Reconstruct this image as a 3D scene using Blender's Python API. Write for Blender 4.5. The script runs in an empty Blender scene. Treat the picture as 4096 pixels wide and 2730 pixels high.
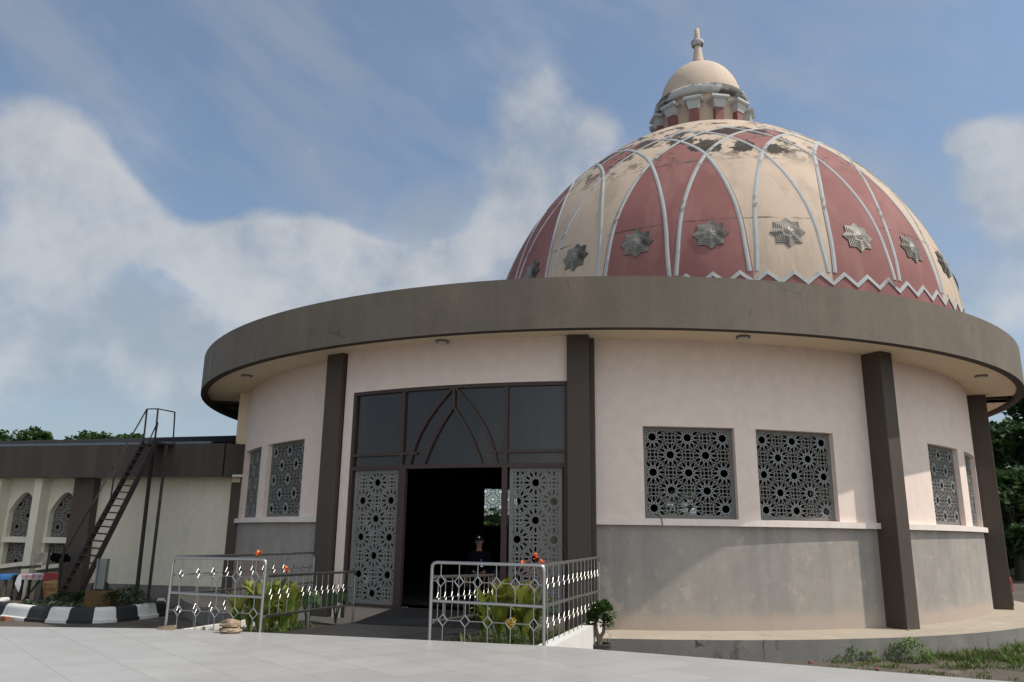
import bpy, math, random
from math import sin, cos, pi, radians, sqrt, atan2, hypot, floor
from mathutils import Vector, Matrix
random.seed(7)
C = bpy.context.scene.collection
S = bpy.context.scene
U = 1.4                      # metres per drawing unit; drawing units have z = 0 at eye level
GZ = -1.55                   # ground level in drawing units

# ------------------------------------------------------------------ camera
PITCH, ROLL, FPX = 0.2425, 0.0137, 3131.5
cam_d = bpy.data.cameras.new('camera'); cam = bpy.data.objects.new('camera', cam_d); C.objects.link(cam)
cam_d.sensor_width = 36; cam_d.lens = FPX/4096*36; cam_d.clip_start = .05; cam_d.clip_end = 3000
upv = Vector((0, -sin(PITCH), cos(PITCH))); xv = Vector((1, 0, 0)); fw = Vector((0, cos(PITCH), sin(PITCH)))
right = xv*cos(ROLL)+upv*sin(ROLL); up = upv*cos(ROLL)-xv*sin(ROLL)
M3 = Matrix((right, up, -fw)).transposed()
cam.matrix_world = Matrix.Translation((0, 0, -GZ*U)) @ M3.to_4x4()
S.camera = cam
S.view_settings.view_transform = 'Standard'; S.view_settings.look = 'None'
S.view_settings.exposure = .40; S.view_settings.gamma = 1
S.render.resolution_x = 1024; S.render.resolution_y = 682

# ------------------------------------------------------------------ sun and sky
SAZ, SEL = radians(76), radians(54)
sd = Vector((sin(SAZ)*cos(SEL), -cos(SAZ)*cos(SEL), sin(SEL)))
sl = bpy.data.lights.new('sun', 'SUN'); sl.energy = 2.9; sl.angle = radians(.6); sl.color = (1, .93, .84)
so = bpy.data.objects.new('sun', sl); C.objects.link(so)
so.rotation_euler = sd.to_track_quat('Z', 'Y').to_euler()

W = bpy.data.worlds.new('World'); S.world = W; W.use_nodes = True
wt = W.node_tree; wt.nodes.clear()

class NT:
    """tiny node-expression helper"""
    def __init__(s, t): s.t = t
    def n(s, kind, **kw):
        x = s.t.nodes.new(kind)
        for k, v in kw.items(): setattr(x, k, v)
        return x
    def put(s, sock, v):
        if hasattr(v, 'is_output'): s.t.links.new(v, sock)
        else: sock.default_value = v
    def m(s, op, a, b=None, c=None, clamp=False):
        x = s.n('ShaderNodeMath', operation=op, use_clamp=clamp)
        s.put(x.inputs[0], a)
        if b is not None: s.put(x.inputs[1], b)
        if c is not None: s.put(x.inputs[2], c)
        return x.outputs[0]
    def mix(s, f, a, b, blend='MIX'):
        x = s.n('ShaderNodeMix', data_type='RGBA', blend_type=blend)
        s.put(x.inputs[0], f)
        s.put(x.inputs[6], a if hasattr(a, 'is_output') else (*a, 1)); s.put(x.inputs[7], b if hasattr(b, 'is_output') else (*b, 1))
        return x.outputs[2]
    def ramp(s, v, lo, hi):
        x = s.n('ShaderNodeMapRange', interpolation_type='SMOOTHSTEP')
        s.put(x.inputs[0], v); x.inputs[1].default_value = lo; x.inputs[2].default_value = hi
        x.inputs[3].default_value = 0; x.inputs[4].default_value = 1
        return x.outputs[0]
    def noise(s, vec, scale, detail=4, rough=.55, sc=None, loc=None):
        if sc is not None or loc is not None:
            mp = s.n('ShaderNodeMapping'); s.put(mp.inputs[0], vec)
            if sc is not None: mp.inputs[3].default_value = sc
            if loc is not None: mp.inputs[1].default_value = loc
            vec = mp.outputs[0]
        x = s.n('ShaderNodeTexNoise'); s.put(x.inputs['Vector'], vec)
        x.inputs['Scale'].default_value = scale; x.inputs['Detail'].default_value = detail; x.inputs['Roughness'].default_value = rough
        return x.outputs[0]

w = NT(wt)
out = w.n('ShaderNodeOutputWorld'); bg = w.n('ShaderNodeBackground'); wt.links.new(bg.outputs[0], out.inputs[0])
sky = w.n('ShaderNodeTexSky', sky_type='NISHITA', sun_disc=False, sun_elevation=SEL, sun_rotation=pi-SAZ,
          altitude=20, air_density=1.0, dust_density=1.6, ozone_density=1.2)
tc = w.n('ShaderNodeTexCoord'); sep = w.n('ShaderNodeSeparateXYZ'); wt.links.new(tc.outputs['Generated'], sep.inputs[0])
dx, dy, dz = sep.outputs
az = w.m('MULTIPLY', w.m('ARCTAN2', dx, dy), 180/pi)
el = w.m('MULTIPLY', w.m('ARCSINE', dz), 180/pi)
g = tc.outputs['Generated']
n1 = w.noise(g, 5.0, 9, .6); n2 = w.noise(g, 8.0, 9, .58, loc=(3, 1, 2)); n4 = w.noise(g, 5.5, 9, .6, loc=(1, 8, 5)); n5 = w.noise(g, 3.0, 6, .55, loc=(4, 4, 1))
azw = w.m('ADD', az, w.m('MULTIPLY', w.m('SUBTRACT', n1, .5), 5.0)); elw = w.m('ADD', el, w.m('MULTIPLY', w.m('SUBTRACT', n4, .5), 5.0))
def gauss(lst):
    tot = None
    for (a0, e0, ra, re, st) in lst:
        d1 = w.m('MULTIPLY', w.m('SUBTRACT', azw, a0), 1/ra); d2 = w.m('MULTIPLY', w.m('SUBTRACT', elw, e0), 1/re)
        q = w.m('MULTIPLY', w.m('EXPONENT', w.m('MULTIPLY', w.m('ADD', w.m('MULTIPLY', d1, d1), w.m('MULTIPLY', d2, d2)), -1.0)), st)
        tot = q if tot is None else w.m('ADD', tot, q)
    return tot
# heaped clouds, one lobe per billow: (azimuth, elevation, size) in degrees
lobes = [(-34.2, 23.6, 3.2), (-31.7, 24.6, 2.8), (-29.5, 22.9, 2.5), (-27.5, 21.2, 2.2), (-33.1, 19.4, 4.7), (-29.6, 18.5, 4.0), (-25.7, 19.5, 2.0), (-23.6, 18.6, 2.2), (-21.4, 19.8, 2.0), (-18.7, 20.7, 2.2), (-15.9, 21.5, 2.2), (-13.8, 21.1, 2.0), (-11.0, 20.4, 2.3), (-7.8, 20.1, 2.5), (-4.3, 19.9, 2.2), (-19.5, 17.8, 4.0), (-13.2, 17.9, 4.0), (0.4, 30.5, 2.8), (3.6, 33.0, 2.0), (-0.3, 25.9, 3.5), (5.8, 28.6, 2.3), (-2.4, 22.3, 3.3), (7.8, 29.2, 1.8), (4.8, 24.1, 3.3), (-16.2, 26.7, 1.0), (-15.3, 25.6, 1.2), (31.9, 24.9, 1.3), (33.5, 25.4, 1.7), (35.2, 24.2, 2.0), (32.3, 22.4, 3.0), (34.7, 20.6, 3.3)]
tot = gauss([(a_, e_-.5, q_*(1.45 if -3 < a_ < 9 else 1), q_*(1.35 if -3 < a_ < 9 else .85), .46 if -3 < a_ < 9 else .62 if -17 < a_ < -15 else .56 if a_ > 30 else .72) for a_, e_, q_ in lobes+[(-33, 15.5, 3), (-29, 12, 3.5), (-34.5, 10.5, 3), (-25.5, 9.5, 2.6), (-20, 11.5, 3), (-21, 16.6, 2.6), (-17, 16.2, 2.2), (35, 17, 5), (32, 14, 4), (37, 23, 4), (9, 24, 2.5), (1.5, 20, 3.5), (-10, 17, 3), (-6, 17.2, 3)]])
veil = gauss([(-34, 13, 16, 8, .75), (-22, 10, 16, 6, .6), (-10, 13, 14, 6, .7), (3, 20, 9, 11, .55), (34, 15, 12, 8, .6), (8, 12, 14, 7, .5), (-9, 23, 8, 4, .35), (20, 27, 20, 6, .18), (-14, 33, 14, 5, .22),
              (90, 35, 40, 30, 1.0), (-95, 30, 30, 25, .9), (150, 40, 50, 35, 1.0), (-150, 35, 40, 30, 1.0), (0, 75, 200, 20, .8)])  # unseen cloud veils beside, above and behind the camera, added as fill light
billow = w.m('SUBTRACT', n2, .5)
cum = w.m('MULTIPLY', w.ramp(w.m('ADD', w.m('MINIMUM', tot, 1.0), w.m('MULTIPLY', billow, 1.1)), .14, 1.12), w.m('ADD', .78, w.m('MULTIPLY', n5, .35)), clamp=True)
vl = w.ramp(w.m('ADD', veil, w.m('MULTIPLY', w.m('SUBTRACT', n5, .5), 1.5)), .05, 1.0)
cmb = w.n('ShaderNodeCombineXYZ'); w.put(cmb.inputs[0], az); w.put(cmb.inputs[1], el)
rot_ = w.n('ShaderNodeMapping', vector_type='TEXTURE'); wt.links.new(cmb.outputs[0], rot_.inputs[0]); rot_.inputs[2].default_value = (0, 0, radians(-28)); rot_.inputs[3].default_value = (24, 7.0, 1)
n3 = w.noise(rot_.outputs[0], 1.2, 4, .5)
cir = w.m('MULTIPLY', w.ramp(n3, .28, .74), .56)
horiz = w.m('MULTIPLY', w.ramp(el, 30, 4), .58)
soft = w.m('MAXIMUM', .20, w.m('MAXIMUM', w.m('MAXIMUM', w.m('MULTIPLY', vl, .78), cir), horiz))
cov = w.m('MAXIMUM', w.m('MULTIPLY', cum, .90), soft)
shade = w.ramp(w.m('ADD', w.m('ADD', w.m('MULTIPLY', n4, .9), w.m('MULTIPLY', n2, .5)), w.m('MULTIPLY', cum, .30)), .66, 1.10)
ccol = w.mix(shade, (2.0, 2.2, 2.45), (3.3, 3.35, 3.4))
# cloud brightness raised behind the camera, added as fill for shaded walls
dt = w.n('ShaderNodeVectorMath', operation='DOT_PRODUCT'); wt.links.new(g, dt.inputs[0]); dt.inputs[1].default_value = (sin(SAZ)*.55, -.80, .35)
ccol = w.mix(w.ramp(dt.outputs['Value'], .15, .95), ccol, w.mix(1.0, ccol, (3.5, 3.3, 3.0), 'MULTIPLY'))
skyc = w.mix(1.0, sky.outputs[0], (.66, .735, .76), 'MULTIPLY')
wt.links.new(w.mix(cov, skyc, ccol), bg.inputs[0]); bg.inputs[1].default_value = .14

# ------------------------------------------------------------------ materials
def mat(name, col, rough=.8, metal=0., var=.12, scale=1.6, streak=0., stains=(), bump=.0, spec=.35, bscale=30, streak_col=None, crack=0.):
    m = bpy.data.materials.new(name); m.use_nodes = True; t = m.node_tree; k = NT(t)
    b = t.nodes['Principled BSDF']; v = k.n('ShaderNodeTexCoord').outputs['Object']
    c = k.mix(k.noise(v, scale, 5, .6), tuple(x*(1-var) for x in col), tuple(min(1, x*(1+var)) for x in col))
    c = k.mix(k.ramp(k.noise(v, scale*9, 3), .3, .7), k.mix(.07, c, (0, 0, 0)), c)
    if streak:
        s_ = k.ramp(k.noise(v, 2.6, 5, .65, sc=(1, 1, .07)), .42, .72)
        c = k.mix(k.m('MULTIPLY', s_, streak), c, streak_col or tuple(x*.55 for x in col))
    for (sc_, ssc, lo, hi, amt, sq) in stains:
        s_ = k.ramp(k.noise(v, ssc, 7, .66, sc=sq, loc=(ssc, 3.1*ssc, .7)), lo, hi)
        c = k.mix(k.m('MULTIPLY', s_, amt), c, sc_)
    if crack:
        mp = k.n('ShaderNodeMapping'); t.links.new(v, mp.inputs[0]); mp.inputs[3].default_value = (1, 1, .45)
        vd = k.n('ShaderNodeVectorMath', operation='ADD'); t.links.new(mp.outputs[0], vd.inputs[0]); nz = k.n('ShaderNodeTexNoise'); t.links.new(v, nz.inputs['Vector']); nz.inputs['Scale'].default_value = 1.5; nz.inputs['Detail'].default_value = 6
        sc3 = k.n('ShaderNodeVectorMath', operation='SCALE'); t.links.new(nz.outputs['Color'], sc3.inputs[0]); sc3.inputs['Scale'].default_value = .55; t.links.new(sc3.outputs[0], vd.inputs[1])
        vo = k.n('ShaderNodeTexVoronoi', feature='DISTANCE_TO_EDGE'); t.links.new(vd.outputs[0], vo.inputs['Vector']); vo.inputs['Scale'].default_value = .55
        ck = k.m('MULTIPLY', k.ramp(vo.outputs['Distance'], .012, .003), k.ramp(k.noise(v, .8, 4, .6), .48, .60))
        c = k.mix(k.m('MULTIPLY', ck, crack), c, tuple(x*.25 for x in col))
    t.links.new(c, b.inputs['Base Color'])
    b.inputs['Roughness'].default_value = rough; b.inputs['Metallic'].default_value = metal
    b.inputs['Specular IOR Level'].default_value = spec
    if bump:
        bp = k.n('ShaderNodeBump'); bp.inputs['Strength'].default_value = bump; bp.inputs['Distance'].default_value = .02
        t.links.new(k.noise(v, bscale, 5, .6), bp.inputs['Height']); t.links.new(bp.outputs[0], b.inputs['Normal'])
    return m

Q = (1, 1, 1)
m_fascia = mat('weathered brown fascia paint', (.145, .120, .092), .72, var=.25, scale=.9, streak=.32, streak_col=(.20, .162, .128),
               stains=[((.23, .165, .125), .8, .52, .7, .5, (1, 1, .4)), ((.05, .045, .04), 2.2, .64, .74, .4, (1, 1, .25)), ((.45, .43, .40), 1.7, .695, .71, .8, (1.6, 1.6, .12))], bump=.15, crack=.35)
m_lip = mat('dark brown eave lip', (.062, .048, .04), .8)
m_column = mat('dark brown column paint', (.078, .061, .049), .7, var=.15, streak=.2, stains=[((.2, .18, .16), 5, .72, .78, .5, Q)], bump=.08)
m_pink = mat('pale pink wall paint', (.80, .664, .59), .85, var=.04, scale=.5, streak=.22, streak_col=(.68, .54, .44),
             stains=[((.66, .53, .36), .45, .5, .8, .18, (1, 1, .6)), ((.80, .70, .62), .8, .58, .7, .2, Q)], bump=.06)
m_sill = mat('off white sill band', (.78, .69, .63), .8, var=.06, streak=.18, bump=.05)
m_grey = mat('worn grey plaster', (.335, .305, .272), .78, var=.2, scale=.8, streak=.5, streak_col=(.215, .205, .20),
             stains=[((.40, .32, .265), 1.7, .55, .66, .38, Q), ((.44, .37, .32), 3.2, .57, .64, .55, (1, 1, .8)), ((.22, .21, .205), .6, .5, .68, .45, Q), ((.05, .045, .04), 1.4, .70, .715, .8, (1, 1, 14))], bump=.18)
t = m_grey.node_tree; k = NT(t); b = t.nodes['Principled BSDF']; v = k.n('ShaderNodeTexCoord').outputs['Object']; s_ = k.n('ShaderNodeSeparateXYZ'); t.links.new(v, s_.inputs[0])
old = b.inputs['Base Color'].links[0].from_socket      # salt bloom rising from the foot of the wall
edge_ = k.m('ADD', s_.outputs[2], k.m('MULTIPLY', k.m('SUBTRACT', k.noise(v, 1.8, 6, .65), .5), .55))
t.links.new(k.mix(k.m('MULTIPLY', k.ramp(edge_, .82, .55), .75), old, (.42, .335, .275)), b.inputs['Base Color'])
m_soffit = mat('cream soffit board', (.78, .655, .48), .85, var=.08, stains=[((.38, .30, .2), 1.4, .62, .74, .35, Q)])
m_gap = mat('black void and groove shade', (.012, .011, .011), .9)  # black colour stands in for shade in roof gaps and medallion steps
m_slab = mat('tan plinth screed', (.37, .32, .255), .85, crack=.6, var=.15, scale=1.2, stains=[((.22, .15, .10), 1.1, .6, .72, .55, (1, 1, 1)), ((.56, .50, .42), 2.5, .55, .7, .4, Q)], bump=.2)  # tan is the screed's own colour
m_slabside = mat('mossy grey concrete edge', (.19, .182, .168), .9, crack=.9, var=.25, streak=.35, stains=[((.05, .05, .045), 2.2, .58, .7, .6, (1, 1, .5)), ((.27, .24, .2), 1.3, .6, .7, .4, Q)], bump=.25)
m_frame = mat('brown door frame', (.062, .040, .034), .55, var=.1)
m_board = mat('grey grille board', (.18, .17, .16), .7, var=.12, streak=.15, stains=[((.36, .35, .34), 5, .66, .72, .5, Q)])
m_panel = mat('pale grey door lattice', (.20, .195, .185), .7, var=.1, streak=.15, stains=[((.42, .42, .41), 2.5, .6, .7, .5, Q)])
m_star = mat('pale grey rosette strap', (.29, .305, .305), .6, var=.08)
m_dark = mat('near black interior shade', (.030, .026, .022), .95)  # near black colour puts the interior's shade into walls and ceiling
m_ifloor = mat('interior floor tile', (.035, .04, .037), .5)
m_cream = mat('cream lantern paint', (.55, .44, .345), .8, var=.1, streak=.25, streak_col=(.38, .30, .22),
              stains=[((.20, .17, .14), 3.2, .60, .72, .55, (1, 1, .5)), ((.08, .07, .06), 6, .68, .74, .55, Q)], bump=.1)
m_red = mat('dusty red paint', (.225, .088, .080), .62, var=.12, streak=.15, bump=.05)
m_mould = mat('weathered white moulding', (.40, .41, .41), .85, var=.2, stains=[((.045, .04, .035), 1.1, .55, .66, .8, Q), ((.27, .26, .24), 1.2, .5, .7, .4, Q)], bump=.15)
m_cornice = mat('blackened white cornice', (.46, .46, .45), .8, var=.2, stains=[((.045, .04, .034), 1.0, .45, .58, .88, (1, 1, 3.0)), ((.16, .13, .08), 3.5, .56, .70, .5, Q)], bump=.2)
m_capital = mat('grey white capital', (.44, .45, .45), .8, var=.15, stains=[((.06, .053, .045), 1.6, .56, .68, .75, (1, 1, 1.5))], bump=.2)
m_medal = mat('tarnished grey star ornament', (.21, .195, .17), .5, var=.4, scale=3.2, metal=.2, stains=[((.03, .027, .022), 1.3, .50, .64, .75, Q), ((.42, .41, .38), 2.4, .6, .7, .45, Q)], bump=.1)
m_wing = mat('stained cream annex wall', (.70, .65, .53), .88, var=.1, scale=.6, streak=.2, streak_col=(.54, .46, .32),
             stains=[((.36, .37, .36), .9, .57, .72, .5, (1, 1, .35)), ((.52, .42, .27), .5, .55, .8, .45, Q)])
m_wfascia = mat('dark annex fascia', (.064, .055, .047), .8, var=.25, scale=.9, streak=.3, streak_col=(.14, .105, .085), stains=[((.16, .115, .09), 1.0, .58, .72, .4, (1, 1, .4))])
m_wband = mat('grey annex base', (.19, .175, .165), .85, var=.15)
m_roof = mat('dark metal roof sheet', (.020, .021, .022), .9, var=.2, spec=.05, stains=[((.2, .2, .2), 2.5, .72, .74, .6, (1, 1, 5))])
m_gutter = mat('blue grey gutter', (.14, .17, .19), .6)
m_patina = mat('pale green flashing', (.40, .50, .47), .6)
m_rust = mat('rusted brown steel', (.040, .027, .024), .75, var=.4, scale=3, stains=[((.10, .042, .028), 2.2, .58, .70, .5, Q), ((.02, .018, .017), 1.5, .5, .7, .5, Q)])
m_steel = mat('stainless steel tube', (.40, .39, .375), .33, metal=1., var=.05)
m_dsteel = mat('smoother stainless rail', (.50, .49, .47), .25, metal=1., var=.05)  # slightly paler and smoother than the tube steel
m_white = mat('chipped white paint', (.66, .65, .62), .75, var=.08, streak=.12, stains=[((.30, .29, .27), 3.5, .6, .72, .6, Q)], bump=.15)
m_black = mat('faded black paint', (.022, .024, .027), .7, var=.25, stains=[((.3, .3, .3), 6, .74, .77, .7, Q)], bump=.15)
m_yellow = mat('dirty yellow concrete', (.115, .070, .027), .85, var=.25, stains=[((.09, .06, .035), 1.6, .5, .66, .7, (1, 1, .5))])
m_soil = mat('dark damp soil', (.055, .042, .032), .95, var=.35, scale=4, bump=.5, bscale=18)
m_rock = mat('split brown stone', (.33, .25, .17), .9, var=.35, scale=6, stains=[((.1, .07, .045), 5, .5, .65, .7, Q)], bump=.6, bscale=22)
m_wood = mat('grey timber', (.12, .095, .07), .85, var=.3, scale=5)
m_dwood = mat('dark timber', (.035, .028, .024), .85, var=.3, scale=5)
m_pot = mat('black plastic pot', (.055, .053, .05), .55, var=.2)
m_bark = mat('grey brown bark', (.17, .13, .09), .9, var=.3, scale=7, bump=.5)
m_bark2 = mat('dark bark', (.05, .042, .033), .95, var=.3, scale=5)
m_lamp = mat('white lamp glass', (.55, .53, .50), .4)
m_skin = mat('brown skin', (.15, .075, .05), .8, var=.05)
m_cloth = mat('near black uniform cloth', (.004, .0045, .006), 1.0, var=.1, spec=0.)
m_cap = mat('black cap cloth', (.006, .006, .007), 1.0, spec=0.)
m_blue = mat('blue plastic sheet', (.03, .13, .33), .45, var=.15, scale=6)
m_paleb = mat('pale card', (.55, .56, .58), .7)
m_orange = mat('orange petals', (.85, .16, .02), .6, var=.1)
m_yell = mat('yellow petals', (.80, .52, .03), .6)
m_spike = mat('red flower stalk', (.17, .055, .045), .7)
m_brick = mat('orange brick chip', (.27, .09, .05), .9)
m_redc = mat('red printed banner cloth', (.24, .03, .035), .7, var=.2)
m_ban = mat('yellow printed banner', (.33, .22, .08), .7, var=.15)
m_bantxt = mat('dark red print', (.28, .02, .05), .7)
m_sack = mat('grey sacking', (.22, .21, .18), .9, var=.2)
m_house = mat('grey shed wall', (.22, .20, .19), .9, streak=.3)

def leafmat(name, col, trans=.35, var=.35):
    m = bpy.data.materials.new(name); m.use_nodes = True; t = m.node_tree; k = NT(t)
    b = t.nodes['Principled BSDF']; o = t.nodes['Material Output']; v = k.n('ShaderNodeTexCoord').outputs['Object']
    c = k.mix(k.ramp(k.noise(v, 2.2, 4, .6), .3, .7), tuple(x*(1-var) for x in col), tuple(min(1, x*(1+var)) for x in col))
    t.links.new(c, b.inputs['Base Color']); b.inputs['Roughness'].default_value = .55; b.inputs['Specular IOR Level'].default_value = .3
    tr = k.n('ShaderNodeBsdfTranslucent'); t.links.new(c, tr.inputs[0]); mx = k.n('ShaderNodeMixShader'); mx.inputs[0].default_value = trans
    t.links.new(b.outputs[0], mx.inputs[1]); t.links.new(tr.outputs[0], mx.inputs[2]); t.links.new(mx.outputs[0], o.inputs[0])
    return m
m_canna = leafmat('yellow green canna leaf', (.26, .29, .05))
m_canna2 = leafmat('mid green canna leaf', (.12, .19, .04))
m_leaf = leafmat('deep green leaf', (.035, .075, .018))
m_leaf2 = leafmat('dark green leaf', (.038, .075, .022))  # dark green is the leaf's own colour
m_leaf3 = leafmat('fresh tree leaf', (.055, .11, .022))
m_leaf4 = leafmat('pale weed leaf', (.16, .25, .09))
m_grass = leafmat('roadside grass', (.085, .135, .030))
m_dry = leafmat('dry straw grass', (.20, .17, .08))
m_ivory = leafmat('variegated leaf', (.30, .30, .20))

# glass of the entrance
m_glass = bpy.data.materials.new('dark entrance glass'); m_glass.use_nodes = True
t = m_glass.node_tree; k = NT(t); t.nodes.clear(); o = k.n('ShaderNodeOutputMaterial')
tr = k.n('ShaderNodeBsdfTransparent'); tr.inputs[0].default_value = (.16, .165, .18, 1)
gl = k.n('ShaderNodeBsdfGlossy'); gl.inputs['Roughness'].default_value = .03; gl.inputs[0].default_value = (.55, .52, .50, 1)
fr = k.n('ShaderNodeFresnel'); fr.inputs[0].default_value = 1.85; mx = k.n('ShaderNodeMixShader'); df = k.n('ShaderNodeBsdfDiffuse'); df.inputs[0].default_value = (.20, .20, .20, 1); m2 = k.n('ShaderNodeMixShader')
m2.inputs[0].default_value = .10; t.links.new(tr.outputs[0], m2.inputs[1]); t.links.new(df.outputs[0], m2.inputs[2])
t.links.new(fr.outputs[0], mx.inputs[0]); t.links.new(m2.outputs[0], mx.inputs[1]); t.links.new(gl.outputs[0], mx.inputs[2]); t.links.new(mx.outputs[0], o.inputs[0])

# white terrace tiles
def tilemat(name, col, tile, rot, rough, grout, gw):
    m = bpy.data.materials.new(name); m.use_nodes = True; t = m.node_tree; k = NT(t); b = t.nodes['Principled BSDF']
    v = k.n('ShaderNodeTexCoord').outputs['Object']; mp = k.n('ShaderNodeMapping'); t.links.new(v, mp.inputs[0]); mp.inputs[2].default_value = (0, 0, rot)
    br = k.n('ShaderNodeTexBrick', offset=0., squash=1.); t.links.new(mp.outputs[0], br.inputs[0]); br.inputs['Scale'].default_value = 1
    br.inputs['Brick Width'].default_value = tile; br.inputs['Row Height'].default_value = tile; br.inputs['Mortar Size'].default_value = gw; br.inputs['Mortar Smooth'].default_value = .2
    br.inputs['Color1'].default_value = (*col, 1); br.inputs['Color2'].default_value = tuple(x*.90 for x in col)+(1,); br.inputs['Mortar'].default_value = (*grout, 1)
    n = k.noise(v, 1.1, 6, .65); c = k.mix(k.m('MULTIPLY', k.ramp(n, .45, .75), .22), br.outputs[0], tuple(x*y for x, y in zip(col, (.80, .74, .66))))
    n = k.noise(v, 4.5, 5, .7, sc=(1, 2.5, 1)); c = k.mix(k.m('MULTIPLY', k.ramp(n, .52, .72), .20), c, tuple(x*.6 for x in col)); n = k.noise(v, 14, 4, .7); c = k.mix(k.m('MULTIPLY', k.ramp(n, .66, .74), .35), c, tuple(x*.45 for x in col)); n = k.noise(v, .35, 5, .6, loc=(5, 2, 0)); c = k.mix(k.m('MULTIPLY', k.ramp(n, .42, .62), .16), c, tuple(x*y for x, y in zip(col, (.70, .66, .60))))
    t.links.new(c, b.inputs['Base Color']); b.inputs['Specular IOR Level'].default_value = .4
    t.links.new(k.m('ADD', k.m('MULTIPLY', k.noise(v, 2.3, 4), .25), rough), b.inputs['Roughness'])
    return m
m_tile = tilemat('pale grey floor tile', (.41, .408, .40), .62, radians(50), .22, (.27, .26, .245), .005)
m_ramp = tilemat('charcoal ramp tile', (.030, .029, .030), .55, radians(8), .30, (.015, .015, .015), .006)
# soil / old asphalt ground
m_ground = mat('bare brown earth and old asphalt', (.098, .082, .067), .95, var=.35, scale=.35, stains=[((.05, .043, .038), .55, .5, .62, .8, Q), ((.24, .19, .15), 1.7, .58, .7, .5, Q), ((.06, .07, .03), 1.1, .62, .72, .6, Q)], bump=.4, bscale=9)

# dome skin: colour of each lattice cell comes from the two-strand coordinates stored on the mesh
m_dome = bpy.data.materials.new('red and cream dome paint'); m_dome.use_nodes = True
t = m_dome.node_tree; k = NT(t); b = t.nodes['Principled BSDF']; v = k.n('ShaderNodeTexCoord').outputs['Object']
s1 = k.n('ShaderNodeSeparateXYZ'); t.links.new(k.n('ShaderNodeUVMap', uv_map='lattice').outputs[0], s1.inputs[0])
s2 = k.n('ShaderNodeSeparateXYZ'); t.links.new(k.n('ShaderNodeUVMap', uv_map='height').outputs[0], s2.inputs[0])
fa = k.m('FLOOR', k.m('SUBTRACT', k.m('SUBTRACT', s1.outputs[0], s1.outputs[1]), .5)); fb = k.m('FLOOR', k.m('SUBTRACT', k.m('ADD', s1.outputs[0], s1.outputs[1]), .5))
L = k.m('SUBTRACT', fb, fa); cen = k.m('ADD', k.m('MULTIPLY', k.m('ADD', fa, fb), .5), 1.0)
dist = k.m('ABSOLUTE', k.m('SUBTRACT', k.m('FLOORED_MODULO', k.m('ADD', cen, .5), 3.0), 1.5))
far = k.m('GREATER_THAN', dist, .6); lo = k.m('LESS_THAN', L, 1.5); mid = k.m('MULTIPLY', k.m('GREATER_THAN', L, 1.5), k.m('LESS_THAN', L, 3.5))
isred = k.m('ADD', k.m('MULTIPLY', lo, far), k.m('MULTIPLY', mid, k.m('SUBTRACT', 1.0, far)))
zz = k.m('ADD', 4.765, k.m('MULTIPLY', .215, k.m('SUBTRACT', 1.0, k.m('ABSOLUTE', k.m('SUBTRACT', k.m('MULTIPLY', 2.0, k.m('FRACT', k.m('MULTIPLY', 3.0, k.m('SUBTRACT', s1.outputs[0], .5)))), 1.0)))))
isred = k.m('MAXIMUM', isred, k.m('LESS_THAN', s2.outputs[0], zz))
na = k.noise(v, .55, 5, .6); nb = k.noise(v, 2.0, 7, .68); nc = k.noise(v, 1.3, 5, .65, sc=(1, 1, .12)); nd = k.noise(v, 5.5, 6, .7)
redc = k.mix(na, (.175, .066, .062), (.31, .145, .135)); crm = k.mix(na, (.545, .43, .335), (.46, .365, .285))
crm = k.mix(k.m('MULTIPLY', k.ramp(nc, .44, .68), .58), crm, (.33, .27, .20))
crm = k.mix(k.m('MULTIPLY', k.ramp(nd, .60, .72), .35), crm, (.28, .23, .18))
redc = k.mix(k.m('MULTIPLY', k.ramp(nc, .46, .70), .42), redc, (.36, .20, .18))
c = k.mix(isred, crm, redc)
for zs in (6.19, 7.9):   # grimy construction joints running round the dome
    dd = k.m('ABSOLUTE', k.m('ADD', k.m('SUBTRACT', s2.outputs[0], zs), k.m('MULTIPLY', k.m('SUBTRACT', k.noise(v, 3.5, 4), .5), .05)))
    ln = k.m('MULTIPLY', k.ramp(dd, .030, .008), k.ramp(k.noise(v, .9, 4, .7), .40, .62))
    c = k.mix(k.m('MULTIPLY', ln, .75), c, (.05, .04, .035))
topw = k.ramp(s2.outputs[0], 7.5, 8.6)
def bell(x, c_, w_): q_ = k.m('DIVIDE', k.m('SUBTRACT', x, c_), w_); return k.m('EXPONENT', k.m('MULTIPLY', k.m('MULTIPLY', q_, q_), -1.0))
patch = k.m('MULTIPLY', bell(s1.outputs[0], 3.55, 1.15), k.m('MULTIPLY', k.ramp(s2.outputs[0], 7.75, 8.05), k.ramp(s2.outputs[0], 9.4, 8.4)))
patch2 = k.m('MULTIPLY', bell(s1.outputs[0], 2.2, 3.5), k.ramp(s2.outputs[0], 8.5, 9.1))
blk = k.ramp(k.m('ADD', k.m('ADD', k.m('MULTIPLY', nb, .75), k.m('MULTIPLY', k.noise(v, .38, 3), .35)), k.m('ADD', k.m('MULTIPLY', patch, .08), k.m('MULTIPLY', patch2, .05))), .60, .64)
c = k.mix(k.m('MULTIPLY', k.m('MULTIPLY', blk, topw), .95), c, (.040, .030, .024))
gr = k.ramp(k.m('ADD', k.m('MULTIPLY', nb, .5), k.m('MULTIPLY', nd, .5)), .48, .66)
c = k.mix(k.m('MULTIPLY', k.m('MULTIPLY', gr, topw), .45), c, (.22, .19, .16))
spots = None
for (u0, z0, wu, wz) in ((3.02, 8.45, .42, .40), (3.72, 8.40, .30, .35), (4.28, 8.32, .28, .26), (2.55, 8.75, .6, .25), (3.7, 9.1, 1.2, .25)):
    q_ = k.m('MULTIPLY', bell(s1.outputs[0], u0, wu), bell(s2.outputs[0], z0, wz)); spots = q_ if spots is None else k.m('MAXIMUM', spots, q_)
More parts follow.
